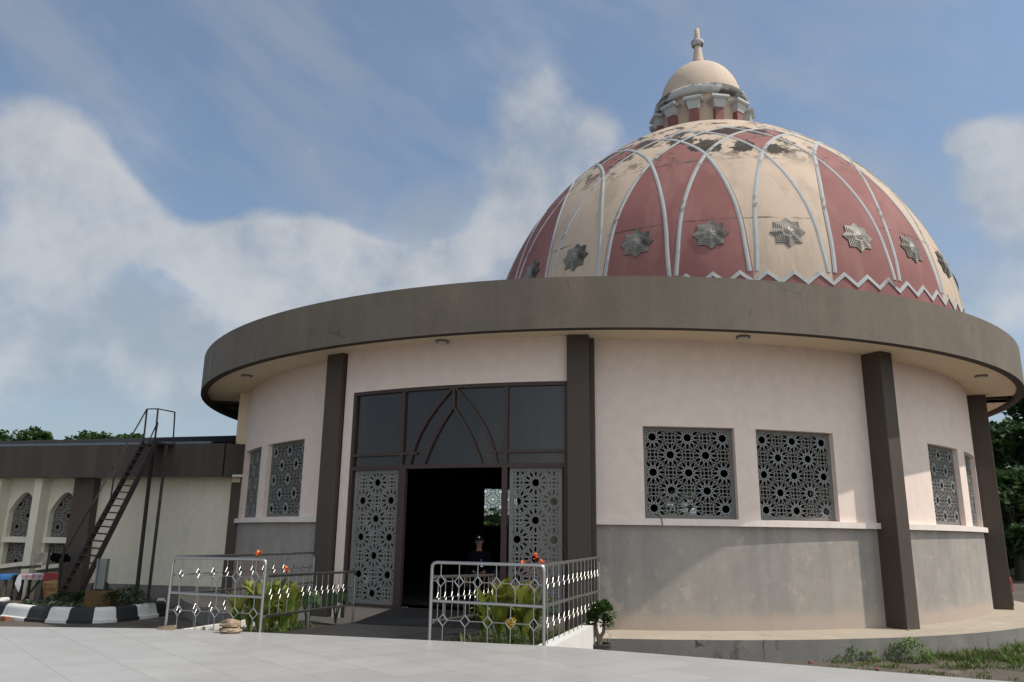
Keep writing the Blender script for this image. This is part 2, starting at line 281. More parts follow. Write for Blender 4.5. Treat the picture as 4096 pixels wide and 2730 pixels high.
sp_ = k.ramp(k.m('ADD', k.m('MULTIPLY', k.m('SUBTRACT', nb, .5), 1.5), k.m('MULTIPLY', spots, .62)), .34, .42)
c = k.mix(k.m('MULTIPLY', sp_, .93), c, (.032, .025, .021))
t.links.new(c, b.inputs['Base Color']); b.inputs['Roughness'].default_value = .78; b.inputs['Specular IOR Level'].default_value = .2
bp = k.n('ShaderNodeBump'); bp.inputs['Strength'].default_value = .25; bp.inputs['Distance'].default_value = .03; t.links.new(k.noise(v, 1.1, 5), bp.inputs['Height']); t.links.new(bp.outputs[0], b.inputs['Normal'])

# ------------------------------------------------------------------ geometry helpers (drawing units)
ORG = {}
def root_of(o):
    while o.parent: o = o.parent
    return o
class MB:
    def __init__(s): s.v = []; s.f = []; s.mi = []; s.sm = []
    def add(s, vs, fs, mi=0, sm=False):
        n = len(s.v); s.v += [tuple(x) for x in vs]
        for q in fs: s.f.append(tuple(i+n for i in q)); s.mi.append(mi); s.sm.append(sm)
        return s
    def box(s, c, d, rz=0., mi=0, tilt=None):
        hx, hy, hz = d[0]/2, d[1]/2, d[2]/2; cr, sr = cos(rz), sin(rz)
        vs = [(c[0]+x*cr-y*sr, c[1]+x*sr+y*cr, c[2]+z) for x in (-hx, hx) for y in (-hy, hy) for z in (-hz, hz)]
        return s.add(vs, [(0, 1, 3, 2), (4, 6, 7, 5), (0, 4, 5, 1), (2, 3, 7, 6), (0, 2, 6, 4), (1, 5, 7, 3)], mi)
    def beam(s, p, q, wd, ht, mi=0, side=None):
        p = Vector(p); q = Vector(q); d = (q-p).normalized()
        sd_ = Vector(side).normalized() if side else d.cross(Vector((0, 0, 1)))
        if sd_.length < 1e-4: sd_ = Vector((1, 0, 0))
        sd_.normalize(); u_ = sd_.cross(d).normalized(); vs = []
        for e in (p, q):
            for a, b_ in ((-1, -1), (1, -1), (1, 1), (-1, 1)): vs.append(e+sd_*a*wd/2+u_*b_*ht/2)
        return s.add(vs, [(0, 1, 2, 3), (4, 7, 6, 5), (0, 4, 5, 1), (1, 5, 6, 2), (2, 6, 7, 3), (3, 7, 4, 0)], mi)
    def tube(s, pts, r, n=8, mi=0, caps=True):
        pts = [Vector(p) for p in pts]; rs = r if isinstance(r, (list, tuple)) else [r]*len(pts); vs = []; fs = []
        d0 = (pts[1]-pts[0]).normalized(); a = d0.cross(Vector((0, 0, 1)))
        if a.length < .05: a = Vector((1, 0, 0))
        a.normalize()
        for i, p in enumerate(pts):
            d = (pts[min(i+1, len(pts)-1)]-pts[max(i-1, 0)]).normalized()
            a = (a-d*a.dot(d)).normalized(); b_ = d.cross(a)
            for j in range(n): vs.append(p+(a*cos(2*pi*j/n)+b_*sin(2*pi*j/n))*rs[i])
        for i in range(len(pts)-1):
            for j in range(n): fs.append((i*n+j, i*n+(j+1) % n, (i+1)*n+(j+1) % n, (i+1)*n+j))
        s.add(vs, fs, mi, True)
        if caps: s.add(vs[:n], [tuple(reversed(range(n)))], mi); s.add(vs[-n:], [tuple(range(n))], mi)
        return s
    def lathe(s, c, prof, n=48, mi=0, sm=True, a0=0., a1=2*pi):
        vs = []; fs = []; full = abs(a1-a0-2*pi) < 1e-6; m_ = n if full else n+1
        for (r, z) in prof:
            for j in range(m_):
                a = a0+(a1-a0)*j/n; vs.append((c[0]+r*sin(a), c[1]-r*cos(a), c[2]+z))
        for i in range(len(prof)-1):
            for j in range(n):
                j2 = (j+1) % m_; fs.append((i*m_+j, i*m_+j2, (i+1)*m_+j2, (i+1)*m_+j))
        return s.add(vs, fs, mi, sm)
    def prism(s, poly, z0, z1, mi=0):
        n = len(poly); vs = [(x, y, z0 if not callable(z0) else z0(x, y)) for x, y in poly]+[(x, y, z1 if not callable(z1) else z1(x, y)) for x, y in poly]
        fs = [tuple(reversed(range(n))), tuple(range(n, 2*n))]+[(i, (i+1) % n, n+(i+1) % n, n+i) for i in range(n)]
        return s.add(vs, fs, mi)
    def quad(s, a, b_, c, d, mi=0): return s.add([a, b_, c, d], [(0, 1, 2, 3)], mi)
    def build(s, name, mats, parent=None, loc=None, kind=None, origin=None):
        if not isinstance(mats, (list, tuple)): mats = [mats]
        me = bpy.data.meshes.new(name)
        o = bpy.data.objects.new(name, me); C.objects.link(o)
        if parent is not None:
            o.parent = parent; og = Vector(ORG[root_of(parent).name])
            if origin is not None:
                base = Vector(origin); po = Vector(ORG.get(parent.name, og)); o.location = (base-po)*U; ORG[o.name] = base; og = base
            else:
                po = Vector(ORG.get(parent.name, og)); og = po; ORG[o.name] = po
        else:
            og = Vector(loc if loc is not None else (0, 0, GZ)); ORG[o.name] = og
            o.location = (og.x*U, og.y*U, (og.z-GZ)*U)
        me.from_pydata([((x-og.x)*U, (y-og.y)*U, (z-og.z)*U) for x, y, z in s.v], [], s.f)
        for m_ in mats: me.materials.append(m_)
        me.polygons.foreach_set('material_index', s.mi); me.polygons.foreach_set('use_smooth', s.sm); me.update()
        if kind: o['kind'] = kind
        return o
def tag(o, label, cat, group=None):
    o['label'] = label; o['category'] = cat
    if group: o['group'] = group
    return o
def thing(name, label, cat, loc, group=None):
    o = bpy.data.objects.new(name, None); C.objects.link(o); o.empty_display_size = .2
    ORG[o.name] = Vector(loc); o.location = (loc[0]*U, loc[1]*U, (loc[2]-GZ)*U)
    return tag(o, label, cat, group)
def lerp(a, b_, f): return tuple(x+(y-x)*f for x, y in zip(a, b_))
def interp(tab, x):
    if x <= tab[0][0]: return tab[0][1]
    for (a, va), (b_, vb) in zip(tab, tab[1:]):
        if x <= b_: return va+(vb-va)*(x-a)/(b_-a)
    return tab[-1][1]

# ------------------------------------------------------------------ ground, terrace, ramp
gm = MB(); N = 24; G0 = 260
gv = [(-G0+2*G0*i/N, -60+2*G0*j/N, GZ) for j in range(N+1) for i in range(N+1)]
gm.add(gv, [(j*(N+1)+i, j*(N+1)+i+1, (j+1)*(N+1)+i+1, (j+1)*(N+1)+i) for j in range(N) for i in range(N)])
gm.build('ground', m_ground, kind='structure')
TZ = -.95
edge = [(-9.5, 8.25), (-5.02, 8.22), (-3.40, 8.24), (-2.43, 8.04), (-.71, 7.63), (.32, 7.38), (.76, 7.19), (2.1, 6.56), (3.57, 5.85), (7.5, 3.6)]
poly = [(-9.5, -6), (7.5, -6)]+edge[::-1]
MB().prism(poly, GZ-.1, TZ).build('terrace', m_tile, kind='structure')
X0, Y0, R = 2.0737, 20.0, 8.3773
def P(ph, r, z): a = radians(ph); return (X0+r*sin(a), Y0-r*cos(a), z)
rm = MB()
nl, nr, fl_, fr_ = (-2.30, 8.02), (-.73, 7.66), (-2.24, 11.95), (-.15, 11.32)
for i in range(1):
    rm.add([(nl[0], nl[1], TZ-.004), (nr[0], nr[1], TZ-.004), (fr_[0], fr_[1], -1.262), (fl_[0], fl_[1], -1.262), (nl[0], nl[1], GZ), (nr[0], nr[1], GZ), (fr_[0], fr_[1], GZ), (fl_[0], fl_[1], GZ)],
           [(0, 1, 2, 3), (4, 7, 6, 5), (0, 4, 5, 1), (1, 5, 6, 2), (3, 2, 6, 7), (0, 3, 7, 4)])
bl, br_ = P(-25.3, 8.70, -1.056), P(-14.3, 8.70, -1.056)
rm.add([(fl_[0], fl_[1]+.004, -1.262), (fr_[0], fr_[1]+.004, -1.262), br_, bl, (br_[0], br_[1], -1.27), (bl[0], bl[1], -1.27)], [(0, 1, 2, 3), (0, 3, 5), (1, 4, 2), (3, 2, 4, 5)])
rm.build('ramp', m_ramp, kind='structure')

# ------------------------------------------------------------------ lattice grille generator
def grille(wd, ht, P_, sx, sz, strap, inside=None, border=0.):
    """rosette lattice as line segments clipped to a board wd x ht (origin at its centre)."""
    segs = []
    def seg(c, a, b_, mi): segs.append((c[0]+a[0]*P_, c[1]+a[1]*P_, c[0]+b_[0]*P_, c[1]+b_[1]*P_, mi))
    def pol(r, d): return (r*cos(radians(d)), r*sin(radians(d)))
    star = []
    for i in range(12):
        th = 15+30*i; T = pol(.225, th)
        star += [(T, pol(.126, th+21), 1), (T, pol(.126, th-21), 1)]
        star += [(pol(.140, th-15), pol(.116, th), 1), (pol(.116, th), pol(.140, th+15), 1)]
        A, B = pol(.338, th-8.5), pol(.338, th+8.5)
        star += [(T, A, 0), (T, B, 0), (A, pol(.352, th), 0), (pol(.352, th), B, 0), (B, pol(.345, th+15), 0), (pol(.345, th+15), pol(.338, th+21.5), 0)]
    mot = []
    for i in range(4):
        h = pol(.152, 45+90*i)
        for j in range(6):
            a = pol(.05, 60*j+30); b_ = pol(.05, 60*j+90); mot.append(((h[0]+a[0], h[1]+a[1]), (h[0]+b_[0], h[1]+b_[1]), 0))
        a, b_, c_ = pol(.078, 45+90*i), pol(.058, 90+90*i), pol(.078, 135+90*i)
        mot += [(a, b_, 0), (b_, c_, 0)]
        d_ = pol(1, 90*i); e_ = pol(1, 90*i+90)
        mot += [((d_[0]*.152+e_[0]*.075, d_[1]*.152+e_[1]*.075), (d_[0]*.150, d_[1]*.150), 0), ((d_[0]*.150, d_[1]*.150), (d_[0]*.152-e_[0]*.075, d_[1]*.152-e_[1]*.075), 0)]
        for sgn in (1, -1):
            mot.append(((d_[0]*.055+e_[0]*.055*sgn, d_[1]*.055+e_[1]*.055*sgn), (d_[0]*.10+e_[0]*.065*sgn, d_[1]*.10+e_[1]*.065*sgn), 0))
    n = 8
    for i in range(-n, n+1):
        for j in range(-n, n+1):
            c = (sx+i*P_*.5, sz+j*P_*.5)
            if abs(c[0]) > wd/2+.4*P_ or abs(c[1]) > ht/2+.4*P_: continue
            for a, b_, mi in (star if (i+j) % 2 == 0 else mot):
                seg(c, a, b_, mi)
    res = []
    hx, hz = wd/2-border, ht/2-border
    for x0, z0, x1, z1, mi in segs:
        t0, t1 = 0., 1.; dx_, dz_ = x1-x0, z1-z0; ok = True
        for p_, q_ in ((-dx_, x0+hx), (dx_, hx-x0), (-dz_, z0+hz), (dz_, hz-z0)):
            if abs(p_) < 1e-9:
                if q_ < 0: ok = False
            else:
                r_ = q_/p_
                if p_ < 0: t0 = max(t0, r_)
                else: t1 = min(t1, r_)
        if not ok or t0 >= t1: continue
        a = (x0+dx_*t0, z0+dz_*t0); b_ = (x0+dx_*t1, z0+dz_*t1)
        if inside and not (inside(*a) and inside(*b_)):
            if not (inside(*a) or inside(*b_)): continue
            if not inside(*a): a = ((a[0]+b_[0])/2, (a[1]+b_[1])/2)
            else: b_ = ((a[0]+b_[0])/2, (a[1]+b_[1])/2)
        res.append((a, b_, mi))
    return res
def place_segs(mb, segs, f, strap, th, lay=.0015):
    """f(x,y,z) maps board coords (x across, y out, z up) to drawing space"""
    for i, (a, b_, mi) in enumerate(segs):
        d = hypot(b_[0]-a[0], b_[1]-a[1])
        if d < 1e-5: continue
        ux, uz = (b_[0]-a[0])/d, (b_[1]-a[1])/d; sw = strap*(.8 if mi else 1); ex = sw*.35; px, pz = -uz*sw/2, ux*sw/2
        y1 = th+(lay*2 if mi else 0)+random.uniform(0, lay)
        cs = [(a[0]-ux*ex+px, a[1]-uz*ex+pz), (a[0]-ux*ex-px, a[1]-uz*ex-pz), (b_[0]+ux*ex-px, b_[1]+uz*ex-pz), (b_[0]+ux*ex+px, b_[1]+uz*ex+pz)]
        vs = [f(x, 0, z) for x, z in cs]+[f(x, y1, z) for x, z in cs]
        mb.add(vs, [(4, 5, 6, 7), (3, 2, 1, 0), (0, 1, 5, 4), (1, 2, 6, 5), (2, 3, 7, 6), (3, 0, 4, 7)], mi)
def frame_rect(mb, wd, ht, bw, f, y0, y1, mi=0):
    for (xa, xb, za, zb) in ((-wd/2, wd/2, ht/2-bw, ht/2), (-wd/2, wd/2, -ht/2, -ht/2+bw), (-wd/2, -wd/2+bw, -ht/2+bw, ht/2-bw), (wd/2-bw, wd/2, -ht/2+bw, ht/2-bw)):
        vs = [f(x, y, z) for y in (y0, y1) for x, z in ((xa, za), (xb, za), (xb, zb), (xa, zb))]
        mb.add(vs, [(0, 3, 2, 1), (4, 5, 6, 7), (0, 1, 5, 4), (1, 2, 6, 5), (2, 3, 7, 6), (3, 0, 4, 7)], mi)

# ------------------------------------------------------------------ the rotunda
ZB, ZS, ZT0, ZT1 = -1.2774, 2.9235, .1602, .248
rot = thing('domed_rotunda', 'round pale pink hall with dark brown eave ring and red and cream dome', 'building', (X0, Y0, GZ))
windows = [(-.74, 8.79), (11.15, 20.5), (36.5, 45.35), (48.3, 57.6), (-52.9, -43.0), (-64.8, -55.4), (-167.8, -158.3), (148.7, 158.1), (112, 121.5)]
WZ0, WZ1 = .257, 1.598
def polar_wall(mb, r0, r1, z0, z1, a0, a1, opens=(), step=1.25, mi_out=0, mi_in=1, mi_rev=0):
    ps = {a0, a1}; n = int((a1-a0)/step)
    for i in range(1, n): ps.add(a0+(a1-a0)*i/n)
    zs = {z0, z1}
    for (x, y, b_, t_) in opens:
        for q in list(ps):
            if abs(q-x) < .4 or abs(q-y) < .4:
                if q not in (a0, a1): ps.discard(q)
        ps |= {x, y}; zs |= {b_, t_}
    ps = sorted(ps); zs = sorted(zs)
    def solid(i, j):
        if i < 0 or i >= len(ps)-1 or j < 0 or j >= len(zs)-1: return None
        a = (ps[i]+ps[i+1])/2; z = (zs[j]+zs[j+1])/2
        return not any(x < a < y and b_ < z < t_ for x, y, b_, t_ in opens)
    for i in range(len(ps)-1):
        for j in range(len(zs)-1):
            if not solid(i, j): continue
            a, b_, z, y = ps[i], ps[i+1], zs[j], zs[j+1]
            mb.add([P(a, r1, z), P(b_, r1, z), P(b_, r1, y), P(a, r1, y)], [(0, 1, 2, 3)], mi_out, True)
            mb.add([P(a, r0, z), P(a, r0, y), P(b_, r0, y), P(b_, r0, z)], [(0, 1, 2, 3)], mi_in, True)
            if not solid(i-1, j): mb.quad(P(a, r0, z), P(a, r1, z), P(a, r1, y), P(a, r0, y), mi_rev)
            if not solid(i+1, j): mb.quad(P(b_, r1, z), P(b_, r0, z), P(b_, r0, y), P(b_, r1, y), mi_rev)
            if not solid(i, j-1): mb.quad(P(a, r0, z), P(b_, r0, z), P(b_, r1, z), P(a, r1, z), mi_rev)
            if not solid(i, j+1): mb.quad(P(a, r1, y), P(b_, r1, y), P(b_, r0, y), P(a, r0, y), mi_rev)
wm = MB(); EA, EB = -33.4, -8.3
polar_wall(wm, R-.16, R, ZT1, ZS, EB, 360+EA, [((a if a > EB else a+360), (b_ if a > EB else b_+360), WZ0, WZ1) for a, b_ in windows])
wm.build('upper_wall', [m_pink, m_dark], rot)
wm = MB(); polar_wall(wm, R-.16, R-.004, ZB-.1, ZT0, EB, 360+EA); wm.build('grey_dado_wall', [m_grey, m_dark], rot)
sm_ = MB(); polar_wall(sm_, R-.16, R+.075, ZT0, ZT1, EB+1.2, 360+EA-3.4); sm_.build('sill_band', [m_sill, m_dark], rot)
# entrance bay: lintel and flanking strips stand slightly proud
RE = R+.25
en = MB(); polar_wall(en, R-.16, RE, 2.235, ZS, EA-.6, EB+.2); polar_wall(en, RE-.2, RE, ZB-.05, 2.235, EA-.6, EA+.62, step=.6)
en.build('entrance_wall', [m_pink, m_dark], rot)
# inside: floor, ceiling, one pillar glimpsed through the glass
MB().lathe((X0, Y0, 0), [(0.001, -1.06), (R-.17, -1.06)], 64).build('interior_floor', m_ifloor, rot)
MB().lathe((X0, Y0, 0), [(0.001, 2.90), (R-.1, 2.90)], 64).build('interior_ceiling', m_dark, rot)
for a in (-12.0,):
    MB().lathe(P(a, 6.6, 0), [(.22, -1.06), (.22, 2.9)], 16).build('interior_pillar', m_soffit, rot)
# columns
def column(phc, hw, r1, strip=None):
    a = radians(phc); n = Vector((sin(a), -cos(a), 0)); tg = Vector((cos(a), sin(a), 0)); c = Vector((X0, Y0, 0))
    mb = MB(); r0 = R-.12
    mb.box(c+n*((r0+r1)/2)+Vector((0, 0, (ZB-.02+ZS-.002)/2)), (2*hw, r1-r0, ZS-.002-ZB+.02), atan2(tg.y, tg.x))
    if strip: mb.box(c+n*((r0+R+strip[2])/2)+tg*(strip[0])+Vector((0, 0, (ZB-.02+ZS-.004)/2)), (strip[1], R+strip[2]-r0, ZS-.004-ZB+.02), atan2(tg.y, tg.x))
    ob = mb.build('column', m_column, rot)
    bv = ob.modifiers.new('edge', 'BEVEL'); bv.width = .012; bv.segments = 1
    return ob
column(-35.5, .185, R+.34)
column(-7.2, .165, R+.34, (.20, .08, .12))
column(26.6, .145, R+.35)
column(62.3, .145, R+.34)
for a in (97, 132, 167, 202, 237, 262): column(a, .15, R+.34)
MB().box(Vector(P(-70.0, R+.02, (1.0+ZS)/2)), (.42, .34, ZS-1.0-.01), radians(-70.0)).build('cream_pier', m_soffit, rot)
# eave ring
RO = R+1.001; ZE0, ZE1 = 2.8521, 3.614
fm = MB(); NS = 160
fm.lathe((X0, Y0, 0), [(RO, ZE0), (RO, ZE1)], NS, 0); fm.lathe((X0, Y0, 0), [(RO, ZE1), (RO-.12, ZE1), (RO-.12, 3.3)], NS, 0, sm=False)
fm.build('eave_fascia', m_fascia, rot)
MB().lathe((X0, Y0, 0), [(RO, ZE0), (RO-.002, ZE0-.002), (RO-.135, ZE0-.002), (RO-.135, ZS+.02)], NS, 0, sm=False).build('eave_lip', m_lip, rot)
sf = MB(); ga = [(-100, -77.0), (63.8, 69.3)]
cur = -77.0; spans = [(-77.0, 63.8), (69.3, 260.)]
for a, b_ in spans:
    n = int((b_-a)/2)
    sf.lathe((X0, Y0, 0), [(RO-.135, ZS), (R-.02, ZS)], n, 0, a0=radians(a), a1=radians(b_))
sf.build('soffit', m_soffit, rot)
gp = MB(); gp.lathe((X0, Y0, 0), [(RO-.13, ZS+.22), (R-.02, ZS+.22)], 100, 0)  # black sheet standing in for the shade above missing boards
gp.build('soffit_void_shade', m_gap, rot)
for a, b_ in ((-99.5, -77.1), (63.9, 69.2)):
    for q in (.25, .55, .8) if a < 0 else (.6,):
        aa = a+(b_-a)*q
        MB().beam(P(aa, R, ZS+.05), P(aa+ (1.2 if a < 0 else .5), RO-.15, ZS+.05), .06, .05).build('soffit_batten', m_wood, rot)
MB().lathe((X0, Y0, 0), [(0.001, 3.32), (RO-.1, 3.30)], 96).build('roof_deck', m_slabside, rot)
# plinth apron
RA = R+.977
MB().lathe((X0, Y0, 0), [(R-.3, ZB), (RA, ZB)], 160, 0).build('plinth_top', m_slab, rot)
pm = MB(); pm.lathe((X0, Y0, 0), [(RA, ZB-.0), (RA, GZ-.05)], 160, 0); pm.build('plinth_edge', m_slabside, rot)
# soffit lamps
for a, r_ in ((-21.2, 8.74), (9.0, 8.79), (46.8, 8.86), (-54.5, 8.83)):
    o = MB().lathe(P(a, r_, 0), [(.105, ZS-.002), (.105, ZS-.03), (.085, ZS-.035)], 24, sm=False).build('soffit_lamp', m_board, rot)
    MB().lathe(P(a, r_, 0), [(.088, ZS-.03), (.06, ZS-.045), (.001, ZS-.05)], 24).build('lamp_lens', m_lamp, o)
# windows
def window_fn(phc, rad):
    a = radians(phc); n = Vector((sin(a), -cos(a), 0)); tg = Vector((cos(a), sin(a), 0)); c = Vector((X0, Y0, 0))+n*rad
    return lambda x, y, z: c+tg*x+n*y+Vector((0, 0, (WZ0+WZ1)/2+z))
for a, b_ in windows:
    wd = 2*(R-.08)*sin(radians(b_-a)/2); ht = WZ1-WZ0; pc = (a+b_)/2
    f = window_fn(pc, (R-.105)*cos(radians(b_-a)/2)); bw = .055
    fr0 = MB(); frame_rect(fr0, wd-.004, ht-.004, bw, f, -.015, .02)
    wo = fr0.build('window', m_board, rot)
    gw, gh = wd-2*bw, ht-2*bw; Pp = gh/2.36
    sg = grille(gw, gh, Pp*min(1, 1.0), 0 if True else 0, 0, .018)
    gmb = MB()
    # squeeze the lattice a little so that three rosettes span the board
    kx = gw/gh
    place_segs(gmb, [((x0*kx, z0), (x1*kx, z1), mi) for ((x0, z0), (x1, z1), mi) in grille(gh, gh, Pp, 0, 0, .018)], f, .0135, .014)
    gmb.build('grille', [m_board, m_star], wo)
# entrance frame, glass, grille panels, threshold
def ent(ph, z, r=8.56): return P(ph, r, z)
fm = MB()
def mull(pts, wd, dp=.07, r=8.58):
    for (a, z), (b_, y) in zip(pts, pts[1:]):
        p, q = Vector(ent(a, z, r)), Vector(ent(b_, y, r)); nn = Vector((sin(radians((a+b_)/2)), -cos(radians((a+b_)/2)), 0))
        d = (q-p).normalized(); sd_ = d.cross(nn).normalized(); fm.beam(p-d*wd*.3, q+d*wd*.3, wd, dp, side=sd_)
def arcp(a0, a1, z, n=12): return [(a0+(a1-a0)*i/n, z) for i in range(n+1)]
FL, FR = -32.6, -8.5
mull(arcp(FL, FR, 2.205, 16), .05); mull(arcp(FL, -26.05, 1.20, 5), .045); mull(arcp(-14.43, FR, 1.20, 5), .045)
mull(arcp(-26.05, -24.2, 1.20, 3), .04); mull(arcp(-15.9, -14.43, 1.20, 3), .04)
mull(arcp(FL, FR, .995, 16), .06)
mull([(FL, -1.26), (FL, 2.22)], .07); mull([(FR+.05, -1.26), (FR+.05, 2.22)], .05)
mull([(-26.0, -1.06), (-26.0, 2.2)], .055); mull([(-14.43, -1.06), (-14.43, 2.2)], .055)
mull([(-25.6, -1.06), (-25.6, .99)], .07); mull([(-14.55, -1.06), (-14.55, .99)], .07)
mull(arcp(FL, -25.7, -1.07, 5), .04); mull(arcp(-14.5, FR, -1.07, 5), .04)
mull([(-20.13, 1.90), (-20.13, 2.2)], .05)
def arch(aL, zb, at, zt, bulge):
    pts = []
    for i in range(13):
        f_ = i/12; pts.append((aL+(at-aL)*f_+bulge*sin(pi*f_)*.5, zb+(zt-zb)*f_+.0))
    return pts
mull(arch(-25.0, 1.02, -20.3, 2.19, -1.7), .034); mull(arch(-15.3, 1.02, -19.95, 2.19, 1.7), .034)
mull(arch(-23.3, 1.02, -20.13, 1.90, -.6), .034); mull(arch(-16.9, 1.02, -20.13, 1.90, .6), .034)
door = fm.build('entrance_frame', m_frame, rot)
for a, b_, z0, z1 in ((FL, -26.05, 1.0, 2.2), (-26.0, -14.45, 1.0, 2.2), (-14.4, FR, 1.0, 2.2)):
    g_ = MB(); n = 8
    for i in range(n):
        x, y = a+(b_-a)*i/n, a+(b_-a)*(i+1)/n; g_.add([ent(x, z0, 8.57), ent(y, z0, 8.57), ent(y, z1, 8.57), ent(x, z1, 8.57)], [(0, 1, 2, 3)], 0, True)
    g_.build('glass_pane', m_glass, door)
for a, b_ in ((-32.25, -26.0), (-14.15, -8.75)):
    pc = (a+b_)/2; wd = 2*8.58*sin(radians(b_-a)/2); ht = 2.02; zc_ = -.045
    aa = radians(pc); n_ = Vector((sin(aa), -cos(aa), 0)); tg = Vector((cos(aa), sin(aa), 0)); c_ = Vector((X0, Y0, zc_))+n_*8.53
    f = lambda x, y, z, c_=c_, tg=tg, n_=n_: c_+tg*x+n_*y+Vector((0, 0, z))
    pb = MB(); frame_rect(pb, wd-.03, ht, .06, f, 0, .03); po = pb.build('grille_panel', m_panel, rot)
    gmb = MB(); Pp = .555*(1 if a < -20 else .97); place_segs(gmb, grille(wd-.13, ht-.1, Pp, -Pp*.5, -.02, .02), f, .025, .022)
    gmb.build('grille', [m_panel, m_panel], po)
    kb = MB(); polar_wall(kb, 8.3, 8.6, ZB-.05, -1.085, a-.3, b_+.3); kb.build('threshold_wall', m_grey, rot)

# ---- dome
K = .97; DX, DY = 5.289*K, 20.07*K; DA, DB, DZ, PW = 5.857*K, 6.63*K, 4.354*K, 1.223; PH0, DPH = -59.04, 15.0
def dome_rz(t): return (DA*cos(t)**PW if t > 0 else DA, DZ+DB*sin(t))
DT = [(.09, 0), (.13, .012), (.17, .028), (.25, .045), (.32, .078), (.37, .115), (.44, .19), (.49, .255), (.535, .325), (.575, .40), (.622, .5), (.68, .71), (.739, 1.0), (.775, 1.25), (.80, 1.5), (.84, 1.95), (.90, 2.7), (1.0, 4.0)]
def delta(t):
    # smoothed table
    return (interp(DT, t-.02)+interp(DT, t)+interp(DT, t+.02))/3 if t > .1 else 0
def dome_pt(u_, t, off=0.):
    r, z = dome_rz(t); dr = (dome_rz(t+1e-3)[0]-dome_rz(t-1e-3)[0]); dz_ = (dome_rz(t+1e-3)[1]-dome_rz(t-1e-3)[1])
    l = hypot(dr, dz_); nr_, nz_ = dz_/l, -dr/l; a = radians(PH0+DPH*u_)
    return Vector((DX+(r+nr_*off)*sin(a), DY-(r+nr_*off)*cos(a), z+nz_*off)), Vector((nr_*sin(a), -nr_*cos(a), nz_))
NU, TS = 24*12, [-.15+.15*i/3 for i in range(3)]+[.02*i for i in range(0, 74)]
me = bpy.data.meshes.new('dome'); vs = []; fs = []; uvl = []; uvh = []
for i, t_ in enumerate(TS):
    for j in range(NU):
        p_, _ = dome_pt(24*j/NU, t_); vs.append(p_)
for i in range(len(TS)-1):
    for j in range(NU):
        j2 = (j+1) % NU; fs.append((i*NU+j, i*NU+j2, (i+1)*NU+j2, (i+1)*NU+j))
        u0, u1 = 24*j/NU, 24*(j+1)/NU
        for (uu, tt_) in ((u0, TS[i]), (u1, TS[i]), (u1, TS[i+1]), (u0, TS[i+1])):
            uvl += [uu, delta(tt_)]; uvh += [dome_rz(tt_)[1]/K, 0]
dome = bpy.data.objects.new('dome', me); C.objects.link(dome); dome.parent = rot
dorg = Vector((DX, DY, DZ)); ORG['dome'] = dorg; dome.location = (dorg-ORG[rot.name])*U
me.from_pydata([(p_-dorg)*U for p_ in vs], [], fs); me.materials.append(m_dome)
l1 = me.uv_layers.new(name='lattice'); l1.data.foreach_set('uv', uvl); l2 = me.uv_layers.new(name='height'); l2.data.foreach_set('uv', uvh)
me.polygons.foreach_set('use_smooth', [True]*len(fs)); me.update()
def ribbon(pts, wd, hgt):
    """pts: list of (pos, normal)"""
    mb = MB(); vs = []; n = len(pts)
    for i in range(n):
        d = (pts[min(i+1, n-1)][0]-pts[max(i-1, 0)][0]).normalized(); nn = pts[i][1]; s_ = d.cross(nn).normalized(); p_ = pts[i][0]
        for (x, y) in ((-.5, -.2), (-.5, .45), (-.3, .5), (-.22, 1), (.22, 1), (.3, .5), (.5, .45), (.5, -.2)): vs.append(p_+s_*x*wd+nn*y*hgt)
    fs = []
    for i in range(n-1):
        for j in range(7): fs.append((i*8+j, i*8+j+1, (i+1)*8+j+1, (i+1)*8+j))
    fs += [tuple(range(8)), tuple(reversed(range((n-1)*8, n*8)))]
    return mb.add(vs, fs)
RT = [.095+.0095*i for i in range(81)]
for sgn in (1, -1):
    first = None
    for i in range(24):
        if first is None:
            first = ribbon([dome_pt(i+.5+sgn*(.042+delta(t_)), t_) for t_ in RT], .080, .014).build('rib', m_mould, dome); o = first
        else:
            o = first.copy(); C.objects.link(o); o.parent = dome; o.rotation_euler = (0, 0, radians(DPH*i))
# zigzag band
zb = MB()
for i in range(72):
    for h in (0, 1):
        ua, ub = .5+(i+h*.5)/3, .5+(i+h*.5+.5)/3; za, zc_ = (4.75, 4.965) if h == 0 else (4.965, 4.75)
        def pz(uu, zk, off):
            tt_ = math.asin((zk*K-DZ)/DB); return dome_pt(uu, tt_, off)[0]
        wv = .048
        vs = [pz(ua, za-wv, -.01), pz(ub, zc_-wv, -.01), pz(ub, zc_+wv, -.01), pz(ua, za+wv, -.01), pz(ua, za-wv, .022), pz(ub, zc_-wv, .022), pz(ub, zc_+wv, .015), pz(ua, za+wv, .015)]
        zb.add(vs, [(4, 5, 6, 7), (0, 4, 7, 3), (1, 2, 6, 5), (3, 7, 6, 2), (0, 1, 5, 4)])
zb.build('zigzag_moulding', m_mould, dome)
